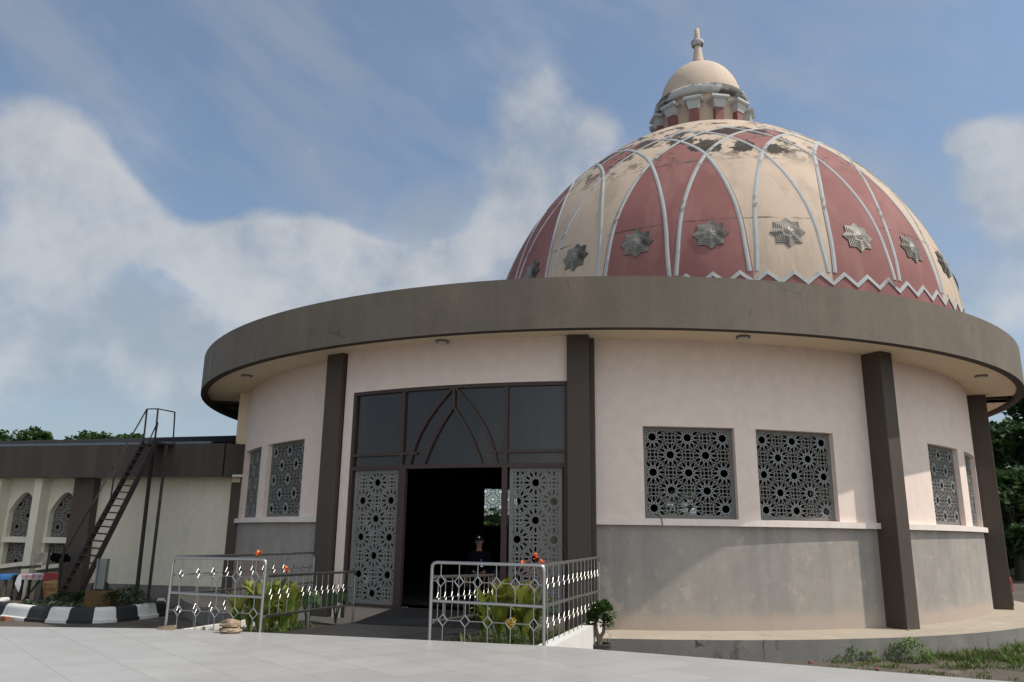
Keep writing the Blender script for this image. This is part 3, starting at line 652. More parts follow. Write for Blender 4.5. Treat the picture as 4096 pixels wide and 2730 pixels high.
# star medallions
first = None
for i in range(24):
    if first is None:
        mb = MB(); p_, n_ = dome_pt(i, .226); tg = Vector((0, 0, 1)).cross(n_).normalized(); upn = n_.cross(tg)
        lay = [(.345, .0, .012), (.300, .012, .022), (.255, .022, .032), (.210, .032, .042), (.165, .042, .052)]
        def starpts(r_, h_): return [p_+tg*(r_*(1 if q % 2 == 0 else .765)*sin(q*pi/8))+upn*(r_*(1 if q % 2 == 0 else .765)*cos(q*pi/8))+n_*h_ for q in range(16)]
        for r_, h0, h1 in lay:
            a_, b_ = starpts(r_, h0-.03), starpts(r_*.985, h1); mb.add(a_+b_, [(q, (q+1) % 16, 16+(q+1) % 16, 16+q) for q in range(16)], 1); mb.add(b_, [tuple(range(16))])  # step sides coloured black as groove shade
        a_ = starpts(.125, .050); mb.add(a_+[p_+n_*.078], [(q, (q+1) % 16, 16) for q in range(16)])
        first = mb.build('star_medallion', [m_medal, m_gap], dome); o = first
    else:
        o = first.copy(); C.objects.link(o); o.parent = dome; o.rotation_euler = (0, 0, radians(DPH*i))
# lantern
lc = (DX, DY, 0)
def kp(prof): return [(r_*K, z_*K) for r_, z_ in prof]
lan = MB().lathe(lc, kp([(1.16, 10.3), (1.16, 11.70), (1.2, 11.72)]), 64).build('lantern', m_cream, rot, origin=(DX, DY, 10.4*K))
MB().lathe(lc, kp([(1.15, 11.66), (1.26, 11.66), (1.30, 11.70), (1.315, 11.80), (1.29, 11.90), (1.12, 11.93)]), 72).build('cornice', m_cornice, lan)
cp = [(1.145*cos(a_*pi/2/14), 11.86+1.38*sin(a_*pi/2/14)) for a_ in range(15)]
MB().lathe(lc, kp(cp), 56).build('cupola', m_cream, lan)
MB().lathe(lc, kp([(.40, 12.98), (.385, 13.09), (.31, 13.14), (.24, 13.22), (.19, 13.33)]), 32).build('flare', m_red, lan)
MB().lathe(lc, kp([(.20, 13.26), (.165, 13.34), (.14, 13.50), (.115, 13.72), (.098, 13.90)]), 28).build('spire', m_cream, lan)
MB().lathe(lc, kp([(.10, 13.84), (.15, 13.88), (.185, 13.95), (.188, 14.02), (.15, 14.06), (.10, 14.08)]), 28).build('collar', m_cornice, lan)
MB().lathe(lc, kp([(.082, 14.06), (.078, 14.25), (.066, 14.45), (.058, 14.46), (.001, 14.46)]), 20).build('finial_tip', m_cream, lan)
fp = fc = None
for i in range(12):
    if fp is None:
        a_ = radians(-14.76-8); n_ = Vector((sin(a_), -cos(a_), 0)); tg = Vector((cos(a_), sin(a_), 0)); c_ = Vector(lc); rz = atan2(tg.y, tg.x)
        fp = MB().box(c_+n_*(1.20*K)+Vector((0, 0, 10.78*K)), (.235*K, .20*K, .90*K), rz).build('pilaster', m_red, lan)
        mb = MB(); secs = [(.13, 1.32, 11.16), (.19, 1.39, 11.38), (.235, 1.42, 11.38), (.25, 1.45, 11.42), (.24, 1.44, 11.475), (.22, 1.42, 11.49)]
        vs = []
        for hw, ro, z_ in secs:
            for s_, r_ in ((-1, 1.12), (-1, ro), (1, ro), (1, 1.12)): vs.append(c_+tg*(hw*s_*K)+n_*(r_*K)+Vector((0, 0, z_*K)))
        fs = [(0, 3, 2, 1)]+[(q*4+j, q*4+(j+1) % 4, q*4+4+(j+1) % 4, q*4+4+j) for q in range(5) for j in range(4)]+[(20, 21, 22, 23)]
        fc = mb.add(vs, fs).build('capital', m_capital, lan)
    else:
        for src in (fp, fc):
            o = src.copy(); C.objects.link(o); o.parent = lan; o.rotation_euler = (0, 0, radians(30*i))
# cable hanging over the sill
cb = MB().tube([P(.35, R-.06, .31), P(.42, R+.06, .30), P(.75, R+.085, .25), P(.82, R+.09, .2), P(.83, R+.088, .155)], .006, 6)
cb.build('hanging_cable', m_black, rot)

# ------------------------------------------------------------------ annex wing on the left
WA = Vector((-6.05, 16.63, 0)); We = Vector((-.973, .230, 0)); Wn = Vector((.230, .973, 0)); WRZ = atan2(-.230, .973)
def WP(s, d, z): return WA+We*s+Wn*d+Vector((0, 0, z))
wing = thing('annex_building', 'low cream annex with dark flat fascia and arched lattice windows', 'building', tuple(WP(3, .5, GZ)))
def wbox(mb, s0, s1, d0, d1, z0, z1, mi=0): return mb.box(WP((s0+s1)/2, (d0+d1)/2, (z0+z1)/2), (s1-s0, d1-d0, z1-z0), WRZ, mi)
wbox(MB(), 0, 10.5, 0, .12, 1.10, 1.80).build('fascia', m_wfascia, wing)
mb = MB(); mb.beam(WP(0, .06, 1.45), WP(-.52, .50, 1.45), .12, .70); mb.build('fascia_return', m_wfascia, wing)
wbox(MB(), -.45, 10.5, .125, .6, 1.105, 1.15).build('soffit', m_wing, wing)
wbox(MB(), -.15, 3.4, .45, .65, -1.14, 1.10).build('wall', m_wing, wing)
wbox(MB(), -.15, 3.4, .43, .65, GZ-.05, -1.143).build('base_band', m_wband, wing)
wbox(MB(), -.5, -.02, .36, .62, GZ-.05, 1.099).build('column', m_column, wing)
wbox(MB(), 3.32, 3.84, .26, .66, GZ-.05, 1.099).build('column', m_column, wing)
# arched bays with piers
bay = 1.105; bays = [(4.28-.12+i*bay) for i in range(6)]      # centre of each window
zt_, zs_, zb_ = .80, .36, -.185
def archw(x):   # half width .39, pointed arch above spring
    return zs_+(zt_-zs_)*(1-(min(1, abs(x)/.40))**1.7)
for i, sc_ in enumerate(bays):
    f = lambda x, y, z, sc_=sc_: WP(sc_-x, .60-y, z)
    mb = MB(); NW = 14; xs = [-.555+.155*0, -.40]+[-.40+.8*q/NW for q in range(1, NW)]+[.40, .555]
    for a, b_ in zip(xs, xs[1:]):
        if b_ <= -.399 or a >= .399: tops = [(-1.14, 1.10)] ; mb.add([f(a, .15, -1.14), f(b_, .15, -1.14), f(b_, .15, 1.1), f(a, .15, 1.1)], [(0, 1, 2, 3)]); continue
        za, zc_ = archw(a), archw(b_)
        mb.add([f(a, .15, za), f(b_, .15, zc_), f(b_, .15, 1.1), f(a, .15, 1.1), f(a, 0, za), f(b_, 0, zc_)], [(0, 1, 2, 3), (4, 5, 1, 0)])
        mb.add([f(a, .15, -1.14), f(b_, .15, -1.14), f(b_, .15, -.86), f(a, .15, -.86)], [(0, 1, 2, 3)])
    for x in (-.40, .40): mb.add([f(x, 0, -.86), f(x, .15, -.86), f(x, .15, zs_), f(x, 0, zs_)], [(0, 1, 2, 3)])
    mb.add([f(-.553, -.12, -1.2), f(.553, -.12, -1.2), f(.553, -.12, 1.1), f(-.553, -.12, 1.1)], [(0, 1, 2, 3)], 1)  # dark sheet behind the lattice in place of room shade
    mb.build('bay_wall', [m_wing, m_dark], wing)
    gm_ = MB(); place_segs(gm_, grille(.80, 1.10, .50, 0, -.03, .02, inside=lambda x, z, sc_=sc_: z+.31 < archw(x)), lambda x, y, z: f(x, y, z+.31), .021, .02)
    gm_.build('arched_window', [m_board, m_board], wing)
    gm_ = MB(); place_segs(gm_, grille(.80, .52, .50, .12, .1, .02), lambda x, y, z: f(x, y, z-.58), .021, .02)
    gm_.build('lower_window', [m_board, m_board], wing)
    wbox(MB(), sc_-.40, sc_+.40, .36, .62, -.315, -.19).build('window_ledge', m_wing, wing)
    mb = MB(); mb.beam(WP(sc_-.42, .40, -.755), WP(sc_+.42, .40, -.86), .2, .085); mb.build('sloping_sill', m_wing, wing)
    wbox(MB(), sc_+.46, sc_+.66, .18, .5, GZ-.05, 1.098).build('pier', m_wing, wing)
    wbox(MB(), sc_-.56, sc_+.56, .425, .5, GZ-.05, -.87).build('base_band', m_wband, wing)
mb = MB(); mb.quad(WP(10.5, .10, 1.84), WP(-.1, .10, 1.84), WP(-.1, 1.55, 2.17), WP(10.5, 1.55, 2.10)); mb.quad(WP(10.5, 1.55, 2.10), WP(-.1, 1.55, 2.17), WP(-.1, 7, 2.0), WP(10.5, 7, 1.9))
mb.build('metal_roof', m_roof, wing)
wbox(MB(), .35, 10.5, .02, .10, 1.795, 1.85).build('gutter', m_gutter, wing)
mb = MB(); pts = [WP(.42-.13*q, .9+.05*q, 1.97+.055*sin(q/6*pi/2)*2) for q in range(7)]
for a, b_ in zip(pts, pts[1:]): mb.beam(a, b_, .05, .06)
mb.build('barge_board', m_patina, wing)
wbox(MB(), -.4, .3, 1.15, 1.3, 1.8, 2.0).build('gable_infill', m_sill, wing)

# ------------------------------------------------------------------ rusty stair
st = thing('steel_staircase', 'steep rusty brown steel stair climbing to the annex roof', 'staircase', (-8.3, 15.5, -1.3))
B0, B1, T0, T1 = (-8.529, 15.6, -1.28), (-8.069, 15.4, -1.28), (-7.821, 16.75, 1.798), (-7.433, 16.45, 1.753)
for a, b_ in ((B0, T0), (B1, T1)):
    MB().beam(a, b_, .035, .10).build('stringer', m_rust, st)
for i in range(22):
    f_ = (i+.7)/22.3; a, b_ = lerp(B0, T0, f_), lerp(B1, T1, f_)
    MB().beam(a, b_, .13, .022).build('tread', m_rust, st)
pf = MB(); c0, c1 = Vector(T0), Vector(T1); dv = Vector((.20, .42, 0))
pf.prism([(c0.x, c0.y), (c1.x, c1.y), (c1.x+dv.x, c1.y+dv.y), (c0.x+dv.x, c0.y+dv.y)], 1.74, 1.79); pf.build('landing', m_rust, st)
for a, b_ in (((-7.603, 16.80, -1.42), (-7.635, 16.80, 1.74)), ((-7.18, 16.40, -1.42), (-7.262, 16.6, 1.74))):
    MB().beam(a, b_, .06, .06).build('post', m_rust, st)
h1, h2, h3 = (-7.842, 16.75, 2.523), (-7.47, 16.45, 2.486), (-7.27, 16.83, 2.476)
hr = MB(); hr.beam((-8.601, 15.6, -.60), h1, .022, .022); hr.beam(h1, h2, .022, .022); hr.beam(h2, h3, .022, .022); hr.beam((-7.61, 16.35, 1.55), (-7.455, 16.47, 2.2), .022, .022)
hr.build('handrail', m_rust, st)
for a, b_ in ((h1, (-7.83, 16.75, 1.78)), (h2, (-7.45, 16.45, 1.75)), (h3, (-7.235, 16.85, 1.75)), ((-8.08, 16.18, .62), (-8.105, 16.25, 1.32)), ((-8.29, 15.93, -.25), (-8.345, 15.98, .42)), ((-8.53, 15.6, -1.28), (-8.60, 15.6, -.6)), ((-7.455, 16.47, 2.2), (-7.47, 16.45, 1.6))):
    MB().beam(a, b_, .028, .028).build('baluster', m_rust, st)

# ------------------------------------------------------------------ planter island with painted kerb
kp_ = [(-9.9, 15.9), (-9.6, 15.1), (-8.95, 14.57), (-8.27, 14.15), (-7.83, 14.01), (-7.44, 13.95), (-7.02, 14.0), (-6.72, 14.23), (-6.53, 14.66), (-6.40, 15.15), (-6.45, 15.7), (-6.7, 16.3)]
kerb = thing('planter_kerb', 'low curved kerb painted in black and white blocks', 'kerb', (-7.6, 14.0, GZ))
cx_, cy_ = -8.0, 16.0
def catm(i, f_):
    p = [Vector((*kp_[max(0, min(len(kp_)-1, i+q))], 0)) for q in (-1, 0, 1, 2)]
    return .5*((2*p[1])+(p[2]-p[0])*f_+(2*p[0]-5*p[1]+4*p[2]-p[3])*f_*f_+(3*p[1]-p[0]-3*p[2]+p[3])*f_**3)
for i in range(len(kp_)-1):
    pts = [catm(i, f_/6) for f_ in range(7)]; mb = MB(); vs = []
    for q, p_ in enumerate(pts):
        d = (catm(i, min(1, q/6+.02))-catm(i, max(0, q/6-.02))).normalized(); n_ = Vector((d.y, -d.x, 0))
        for (o_, z_) in ((0, -1.56), (0, -1.50), (-.035, -1.485), (-.07, -1.36), (-.085, -1.33), (-.12, -1.305), (-.21, -1.305), (-.24, -1.33), (-.25, -1.56)): vs.append(p_+n_*o_+Vector((0, 0, z_)))
    fs = [(q*9+j, q*9+9+j, q*9+10+j, q*9+j+1) for q in range(6) for j in range(8)]+[tuple(reversed(range(9))), tuple(range(54, 63))]
    mb.add(vs, fs); mb.build('kerb_block', m_white if i % 2 == 0 else m_black, kerb)
isl = [(x+(cx_-x)*.1, y+(cy_-y)*.1) for x, y in kp_]
MB().prism(isl, GZ-.02, -1.36).build('planter_soil', m_soil, kind='structure')
# steel stub on yellow block
sb = thing('steel_post_stub', 'rusty white steel column stub bolted on a yellow concrete block', 'post', (-7.40, 14.95, -1.36))
MB().box((-7.41, 14.98, -1.25), (.44, .36, .34), .1).build('concrete_block', m_yellow, sb)
MB().box((-7.44, 14.98, -1.07), (.30, .28, .02), .1).build('base_plate', m_rust, sb)
mb = MB(); ax, ay = -7.46, 14.98
mb.box((ax-.075, ay, -.80), (.022, .16, .54), .1); mb.box((ax+.075, ay, -.80), (.022, .16, .54), .1); mb.box((ax, ay, -.80), (.128, .016, .54), .1)
mb.build('post', mat('rust spotted white steel', (.25, .26, .26), .6, var=.15, stains=[((.14, .05, .025), 2.6, .52, .62, .85, (1, 1, .35))]), sb)
for s_ in (-1, 1):
    mb = MB(); mb.add([(ax+s_*.088, ay-.01, -1.058), (ax+s_*.165, ay-.01, -1.058), (ax+s_*.16, ay-.01, -1.0), (ax+s_*.13, ay-.01, -.95), (ax+s_*.088, ay-.01, -.93), (ax+s_*.088, ay+.01, -1.058), (ax+s_*.165, ay+.01, -1.058), (ax+s_*.16, ay+.01, -1.0), (ax+s_*.13, ay+.01, -.95), (ax+s_*.088, ay+.01, -.93)],
        [(0, 1, 2, 3, 4), (9, 8, 7, 6, 5), (0, 5, 6, 1), (1, 6, 7, 2), (2, 7, 8, 3), (3, 8, 9, 4)]); mb.build('gusset', m_rust, sb)

# ------------------------------------------------------------------ stalls beside the annex
t1 = thing('market_table', 'wooden stall table under a crumpled blue plastic sheet', 'table', (-10.6, 17.0, GZ))
for x in (-10.345, -10.21, -11.2):
    for y in (16.85, 17.12):
        MB().beam((x, y, GZ), (x, y, -.97), .05, .05).build('leg', m_wood, t1)
for z in (-1.32, -1.24): MB().beam((-11.3, 16.86, z), (-10.05, 16.86, z-.01), .03, .05).build('rail', m_wood, t1)
MB().box((-10.75, 17.0, -.965), (1.15, .4, .03)).build('tabletop', m_wood, t1)
mb = MB(); n = 14; vs = []
for i in range(n+1):
    x = -11.35+1.17*i/n
    for (y, z) in ((17.21, -1.0), (17.2, -.938), (17.0, -.935), (16.79, -.938), (16.775, -.96), (16.77, -1.01-.025*sin(i*1.7)-.02*(i % 3))): vs.append((x, y+.01*sin(i*2.1), z+.008*sin(i*1.3)))
mb.add(vs, [(i*6+j, i*6+6+j, i*6+7+j, i*6+j+1) for i in range(n) for j in range(5)], 0, True); sh = mb.build('plastic_sheet', m_blue, loc=(-10.8, 17.0, -.96))
tag(sh, 'crumpled bright blue plastic sheet covering the stall table', 'sheet')
t2 = thing('market_table', 'small stall table under a red and white checked cloth', 'table', (-9.7, 16.8, GZ))
for x in (-9.92, -9.5):
    for y in (16.72, 16.98): MB().beam((x, y, GZ), (x, y, -.95), .04, .04).build('leg', m_dwood, t2)
MB().beam((-9.9, 16.72, -1.5), (-9.52, 16.72, -.97), .03, .03).build('brace', m_dwood, t2)
MB().box((-9.7, 16.85, -.935), (.48, .36, .03)).build('tabletop', m_dwood, t2)
m_check = bpy.data.materials.new('red white checked cloth'); m_check.use_nodes = True; t = m_check.node_tree; k = NT(t)
s_ = k.n('ShaderNodeSeparateXYZ'); t.links.new(k.n('ShaderNodeTexCoord').outputs['Object'], s_.inputs[0])
fx = k.m('GREATER_THAN', k.m('SINE', k.m('MULTIPLY', s_.outputs[0], 34.)), .55); fz = k.m('GREATER_THAN', k.m('SINE', k.m('MULTIPLY', k.m('ADD', s_.outputs[2], .03), 52.)), .2)
t.links.new(k.mix(k.m('MULTIPLY', k.m('ADD', fx, fz), .5), (.27, .26, .27), (.26, .06, .065)), t.nodes['Principled BSDF'].inputs['Base Color'])
mb = MB(); vs = []
for i in range(13):
    x = -9.955+.5*i/12
    for (y, z) in ((17.05, -.97), (17.04, -.905), (16.85, -.90), (16.64, -.905), (16.625, -.95), (16.62+.008*sin(i*2), -1.02-.006*sin(i*1.9))): vs.append((x, y, z))
mb.add(vs, [(i*6+j, i*6+6+j, i*6+7+j, i*6+j+1) for i in range(12) for j in range(5)], 0, True)
tag(mb.build('table_cloth', m_check, loc=(-9.7, 16.8, -.95)), 'red and white checked cloth over the small stall table', 'tablecloth')
mb = MB().add([(-9.955, 16.60, -.925), (-9.90, 16.61, -.925), (-9.875, 16.60, -1.12), (-9.90, 16.60, -1.26), (-9.995, 16.59, -1.10), (-9.955, 16.615, -.925), (-9.90, 16.622, -.925), (-9.875, 16.61, -1.12), (-9.90, 16.61, -1.26), (-9.995, 16.6, -1.10)],
    [(0, 4, 3, 2, 1), (5, 6, 7, 8, 9), (0, 1, 6, 5), (1, 2, 7, 6), (2, 3, 8, 7), (3, 4, 9, 8), (4, 0, 5, 9)])
tag(mb.build('white_board', m_paleb, loc=(-9.93, 16.6, -1.1)), 'pointed white card hanging from the checked table corner', 'card')
bn = thing('stall_banner', 'yellow and red price banner hung under the stair foot', 'banner', (-9.28, 16.55, -1.3))
vs = []
for i in range(9):
    f_ = i/8
    vs += [(-9.40+.03*f_-.02*sin(f_*5), 16.55+.012*sin(f_*9), -.87-.50*f_), (-9.40+.30+.02*f_, 16.56+.012*sin(f_*9+1), -.865-.42*f_)]
ob = MB().add(vs, [(i*2, i*2+2, i*2+3, i*2+1) for i in range(8)], 0, True).build('banner_cloth', m_ban, bn); so_ = ob.modifiers.new('thick', 'SOLIDIFY'); so_.thickness = .004
def text_mesh(body, size, pos, name, mt, parent, rz=0, tilt=pi/2, extr=.002):
    cu = bpy.data.curves.new(name, 'FONT'); cu.body = body; cu.size = size*U; cu.extrude = extr; tmp = bpy.data.objects.new(name+'_tmp', cu); C.objects.link(tmp)
    dg = bpy.context.evaluated_depsgraph_get(); me_ = bpy.data.meshes.new_from_object(tmp.evaluated_get(dg)); bpy.data.objects.remove(tmp)
    o = bpy.data.objects.new(name, me_); C.objects.link(o); o.parent = parent; o.location = (Vector(pos)-ORG[root_of(parent).name])*U; o.rotation_euler = (tilt, 0, rz)
    me_.materials.clear(); me_.materials.append(mt); return o
for i, tx in enumerate(('MINUMAN', 'ES JERUK', 'PP 10', 'ES TEBU', 'DLL')):
    if i in (0, 1): continue
    text_mesh(tx, .07, (-9.375, 16.525, -.955-.085*i), 'printed_line', m_bantxt, bn)
rbx = MB().add([(-9.40, 16.535, -.875), (-9.11, 16.545, -.875), (-9.11, 16.545, -1.0), (-9.40, 16.535, -1.03)], [(0, 3, 2, 1)]); ob = rbx.build('red_header', m_redc, bn); so_ = ob.modifiers.new('thick', 'SOLIDIFY'); so_.thickness = .004
for x, zt2 in ((-9.41, -.42), (-9.12, -.38)): MB().beam((x, 16.60, GZ), (x+.02, 16.60, zt2), .035, .035).build('stake', m_dwood, bn)
tag(MB().box((-9.88, 17.25, -.60), (.24, .16, .19), .05).build('grey_sack', m_sack, loc=(-9.88, 17.25, -.7)), 'grey covered box resting on the sloping annex sill', 'box')
mb = MB()
for i in range(9): mb.box((-9.70+.04*i, 17.26+.01*(i % 3), -.60+.03*sin(i*2.2)), (.09, .12, .11+.03*(i % 2)), i*.5)
tag(mb.build('black_bundle', m_cap, loc=(-9.55, 17.25, -.65)), 'dark bundle of bags on the sill beside the grey box', 'bag')
tag(MB().beam((-10.1, 16.95, -.80), (-9.8, 16.9, -.77), .3, .05).build('tray', m_dwood, loc=(-9.95, 16.93, -.8)), 'dark tilted tray lying between the two stall tables', 'tray')

# ------------------------------------------------------------------ steel railings
def rail_panel(parent, p0, p1, zt, zm, zb, nup, nlow, posts=(True, True), low_rail=False, first=.5):
    """zt, zm, zb: (start, end) heights of top rail, mid rail, base"""
    p0, p1 = Vector((*p0, 0)), Vector((*p1, 0)); d = (p1-p0); Lh = d.length; dn = d.normalized()
    at = lambda f_, zz_: p0+d*f_+Vector((0, 0, zz_[0]+(zz_[1]-zz_[0])*f_))
    rr = .0165; cr_ = .045/Lh
    pts = []
    if posts[0]: pts += [at(0, zt)-Vector((0, 0, .06)), at(0, zt)-Vector((0, 0, .022))+dn*.005, at(0, zt)-Vector((0, 0, .005))+dn*.024]
    pts += [at(cr_ if posts[0] else 0, zt), at(1-cr_ if posts[1] else 1, zt)]
    if posts[1]: pts += [at(1, zt)-Vector((0, 0, .005))-dn*.024, at(1, zt)-Vector((0, 0, .022))-dn*.005, at(1, zt)-Vector((0, 0, .06))]
    MB().tube(pts, rr, 10).build('top_rail', m_steel, parent)
    MB().tube([at(0, zm), at(1, zm)], rr*.92, 10).build('mid_rail', m_steel, parent)
    for i in (0, 1):
        if posts[i]: MB().tube([at(i, zb)-Vector((0, 0, .02)), at(i, zt)-Vector((0, 0, .05))], rr, 10).build('post', m_steel, parent)
    def row(n, za, zc_, sh):
        hw, hh, r_ = .044, .052, .0052
        for i in range(n):
            f_ = (i+sh)/n; zA, zB = at(f_, za), at(f_, zc_); mid_ = zB+(zA-zB)*.52
            slope = Vector((0, 0, (zm[1]-zm[0])/Lh)); tdir = (dn+slope)
            t_, b_, l_, r2 = mid_+Vector((0, 0, hh)), mid_-Vector((0, 0, hh)), mid_-tdir*hw, mid_+tdir*hw
            mb = MB(); mb.tube([zA, t_], r_, 6, caps=False); mb.tube([b_, zB], r_, 6, caps=False)
            for a, c_ in ((t_, r2), (r2, b_), (b_, l_), (l_, t_)): mb.tube([a, c_], .0062, 8, caps=False)
            fn = (i+1+sh)/n if i < n-1 else 1.0; nx = at(fn, zc_)+(at(fn, za)-at(fn, zc_))*.52
            if i < n-1: nx = nx-tdir*hw
            mb.tube([r2, nx], r_, 6, caps=False)
            if i == 0: mb.tube([at(0, zc_)+(at(0, za)-at(0, zc_))*.52, l_], r_, 6, caps=False)
            mb.build('baluster', m_steel, parent)
    row(nup, zt, zm, first)
    if nlow: row(nlow, zm, zb, first+.06)
lr = thing('steel_railing', 'stainless diamond railing around the planter left of the ramp', 'railing', (-2.9, 9.5, TZ), 'diamond pattern railings beside the entrance ramp')
rail_panel(lr, (-3.40, 8.24), (-2.40, 8.04), (-.268, -.272), (-.608, -.628), (TZ, TZ), 5, 5)
rail_panel(lr, (-2.39, 8.10), (-2.26, 12.02), (-.43, -.56), (-.81, -1.02), (-.96, -1.25), 14, 0, (False, True))
for f_ in (.40,): MB().tube([(-2.39+.13*f_, 8.1+3.92*f_, -1.12), (-2.39+.13*f_, 8.1+3.92*f_, -.88)], .015, 10).build('post', m_steel, lr)
rail_panel(lr, (-3.40, 8.26), (-3.02, 12.6), (-.268, -.315), (-.63, -.755), (-.97, -1.16), 12, 12, (False, True))
rr_ = thing('steel_railing', 'stainless diamond railing around the planter right of the ramp', 'railing', (.3, 9.2, TZ), 'diamond pattern railings beside the entrance ramp')
rail_panel(rr_, (-.72, 7.65), (.32, 7.39), (-.262, -.268), (-.605, -.625), (TZ, TZ), 6, 5)
rail_panel(rr_, (-.70, 7.72), (-.20, 11.3), (-.398, -.545), (-.80, -1.03), (-.96, -1.22), 11, 0, (False, True))
rail_panel(rr_, (.32, 7.41), (1.25, 11.33), (-.268, -.292), (-.62, -.74), (TZ-.0, -1.11), 13, 13, (False, True))
# white planter kerbs
def kerbwall(name, a, b_, wd, z0, z1, label):
    a, b_ = Vector((*a, 0)), Vector((*b_, 0)); d = (b_-a).normalized(); n_ = Vector((d.y, -d.x, 0))*wd/2
    vs = [a-n_, a+n_, b_+n_, b_-n_]; v2 = [v_+Vector((0, 0, GZ-.02)) for v_ in vs]+[v_+Vector((0, 0, z)) for v_, z in zip(vs, (z0, z0, z1, z1))]
    ob = MB().add(v2, [(3, 2, 1, 0), (4, 5, 6, 7), (0, 1, 5, 4), (1, 2, 6, 5), (2, 3, 7, 6), (3, 0, 4, 7)]).build(name, m_white, loc=((a+b_)/2).to_tuple()[:2]+(GZ,))
    return tag(ob, label, 'kerb')
kerbwall('planter_edge', (.33, 7.385), (1.25, 11.36), .15, TZ-.003, -1.11, 'white painted planter wall beside the potted tree')
kerbwall('planter_edge', (-3.42, 8.245), (-3.05, 12.5), .07, -.985, -1.16, 'thin white planter wall left of the canna bed')
MB().add([(-3.38, 8.23, -1.02), (-2.34, 8.03, -1.02), (-2.30, 11.9, -1.29), (-3.05, 12.6, -1.29)], [(0, 1, 2, 3)]).build('planter_soil', m_soil, kind='structure')
MB().add([(-.70, 7.65, -1.02), (.30, 7.40, -1.02), (1.15, 11.2, -1.25), (-.13, 11.2, -1.25)], [(0, 1, 2, 3)]).build('planter_soil', m_soil, kind='structure')

# ------------------------------------------------------------------ plants
def leaf_blade(mb, base, dirv, length, width, droop, mi=0, n=5, curl=.25):
    """a pointed, folded blade arching along dirv"""
    d = Vector(dirv).normalized(); side = d.cross(Vector((0, 0, 1)))
    if side.length < .1: side = Vector((cos(base[0]*50), sin(base[0]*50), 0))
    side.normalize(); p = Vector(base); vs = []; step = length/n
    for i in range(n+1):
        f_ = i/n; wv = width*(sin(pi*min(1, f_*.93+.07)))**.8*.5; nn = side.cross(d)
        vs += [p-side*wv+nn*wv*curl, p.copy(), p+side*wv+nn*wv*curl]
        d = (d+Vector((0, 0, -droop*(f_+.15)))).normalized(); p = p+d*step
    mb.add(vs, [(i*3+j, i*3+j+1, i*3+4+j, i*3+3+j) for i in range(n) for j in (0, 1)], mi, True)
def canna(x, y, z, h, nleaf, spikes, flower, label, lm=None, group='canna lilies in the ramp planters'):
    o = thing('canna_plant', label, 'plant', (x, y, z), group); lf = MB(); stx = MB()
    for s_ in range(2):
        bx, by = x+random.uniform(-.035, .035), y+random.uniform(-.035, .035)
        stx.tube([(bx, by, z), (bx+.01, by, z+h*.7)], [.012, .006], 6)
        for i in range(nleaf//2):
            a = random.uniform(0, 2*pi); f_ = random.uniform(.05, .7)
            leaf_blade(lf, (bx, by, z+h*f_), (cos(a)*.5, sin(a)*.5, random.uniform(.8, 2.0)), random.uniform(.26, .38)*h/.5, random.uniform(.085, .125)*h/.5, random.uniform(.15, .55), random.choice((0, 0, 0, 1)))
    stx.build('stem', m_canna2, o); lf.build('leaf', [lm or m_canna, m_canna2], o)
    for (sx_, sy_, sz_, fl) in spikes:
        sp = MB(); sp.tube([(x+(sx_-x)*.5, y+(sy_-y)*.5, z+h*.5), (sx_, sy_, sz_)], [.004, .003], 5)
        for i in range(7):
            zz_ = sz_-.02*i-.01; a = i*2.3; sp.tube([(sx_, sy_, zz_), (sx_+.009*cos(a), sy_+.009*sin(a), zz_+.022)], [.0045, .002], 5)
        sp.build('flower_spike', m_spike, o)
        if fl:
            fb = MB()
            for i in range(9):
                a = i*2.4+sx_*9; leaf_blade(fb, (sx_+.012*cos(a*2), sy_, sz_+random.uniform(-.03, .02)), (cos(a), sin(a), random.uniform(-.5, 1.6)), random.uniform(.028, .055), .034, random.uniform(-.2, .6), 0, 4, .4)
            fb.build('flower', m_orange, o)
    return o
def xz(px, Y): return px*Y       # px = x/y of the sight line in the planter's own plan grid
spec = [(-.325, 9.0, .36, []), (-.312, 9.6, .42, [(-.333, 9.4, -.33, 0), (-.322, 9.4, -.36, 0)]), (-.298, 8.75, .45, [(-.308, 8.6, -.235, 1)]), (-.285, 9.4, .48, [(-.300, 9.4, -.30, 0), (-.272, 9.3, -.42, 1)]), (-.270, 9.0, .46, []), (-.262, 9.7, .42, [])]
for i, (q, Y, h, sp) in enumerate(spec):
    lab = ['canna with broad low leaves at the left end of the left bed', 'canna with two bare red spikes in the left bed', 'tall canna with an orange bloom level with the left top rail', 'canna with an orange bloom in the middle of the left bed', 'leafy yellow green canna without flowers near the left ramp rail', 'canna at the right rear of the left bed'][i]
    canna(q*Y, Y, -1.06-.05*(Y-8), h*1.12, 22, [(a*b_, b_, c_, f_) for a, b_, c_, f_ in sp], 0, lab)
spec = [(-.028, 9.2, .40, [(-.030, 9.2, -.42, 0)]), (-.010, 8.7, .48, [(-.015, 8.6, -.40, 0), (.001, 8.6, -.42, 0)]), (.004, 8.9, .50, [(.012, 8.9, -.24, 0), (.018, 8.9, -.30, 1)]), (.018, 8.6, .47, [(.033, 8.5, -.215, 1), (.026, 8.6, -.27, 0)]), (.030, 8.9, .44, [(.040, 8.9, -.30, 1)]), (.012, 9.6, .46, [])]
for i, (q, Y, h, sp) in enumerate(spec):
    lab = ['canna with one bare red spike at the left of the right bed', 'canna with two red spikes seen against the open doorway', 'canna with a small orange bloom beside the tallest red spike', 'canna with an orange bloom at the right railing corner', 'canna with a small orange bloom beyond the railing corner', 'flowerless canna at the back of the right bed'][i]
    canna(q*Y, Y, -1.05-.05*(Y-8), h*1.08, 22, [(a*b_, b_, c_, f_) for a, b_, c_, f_ in sp], 0, lab)
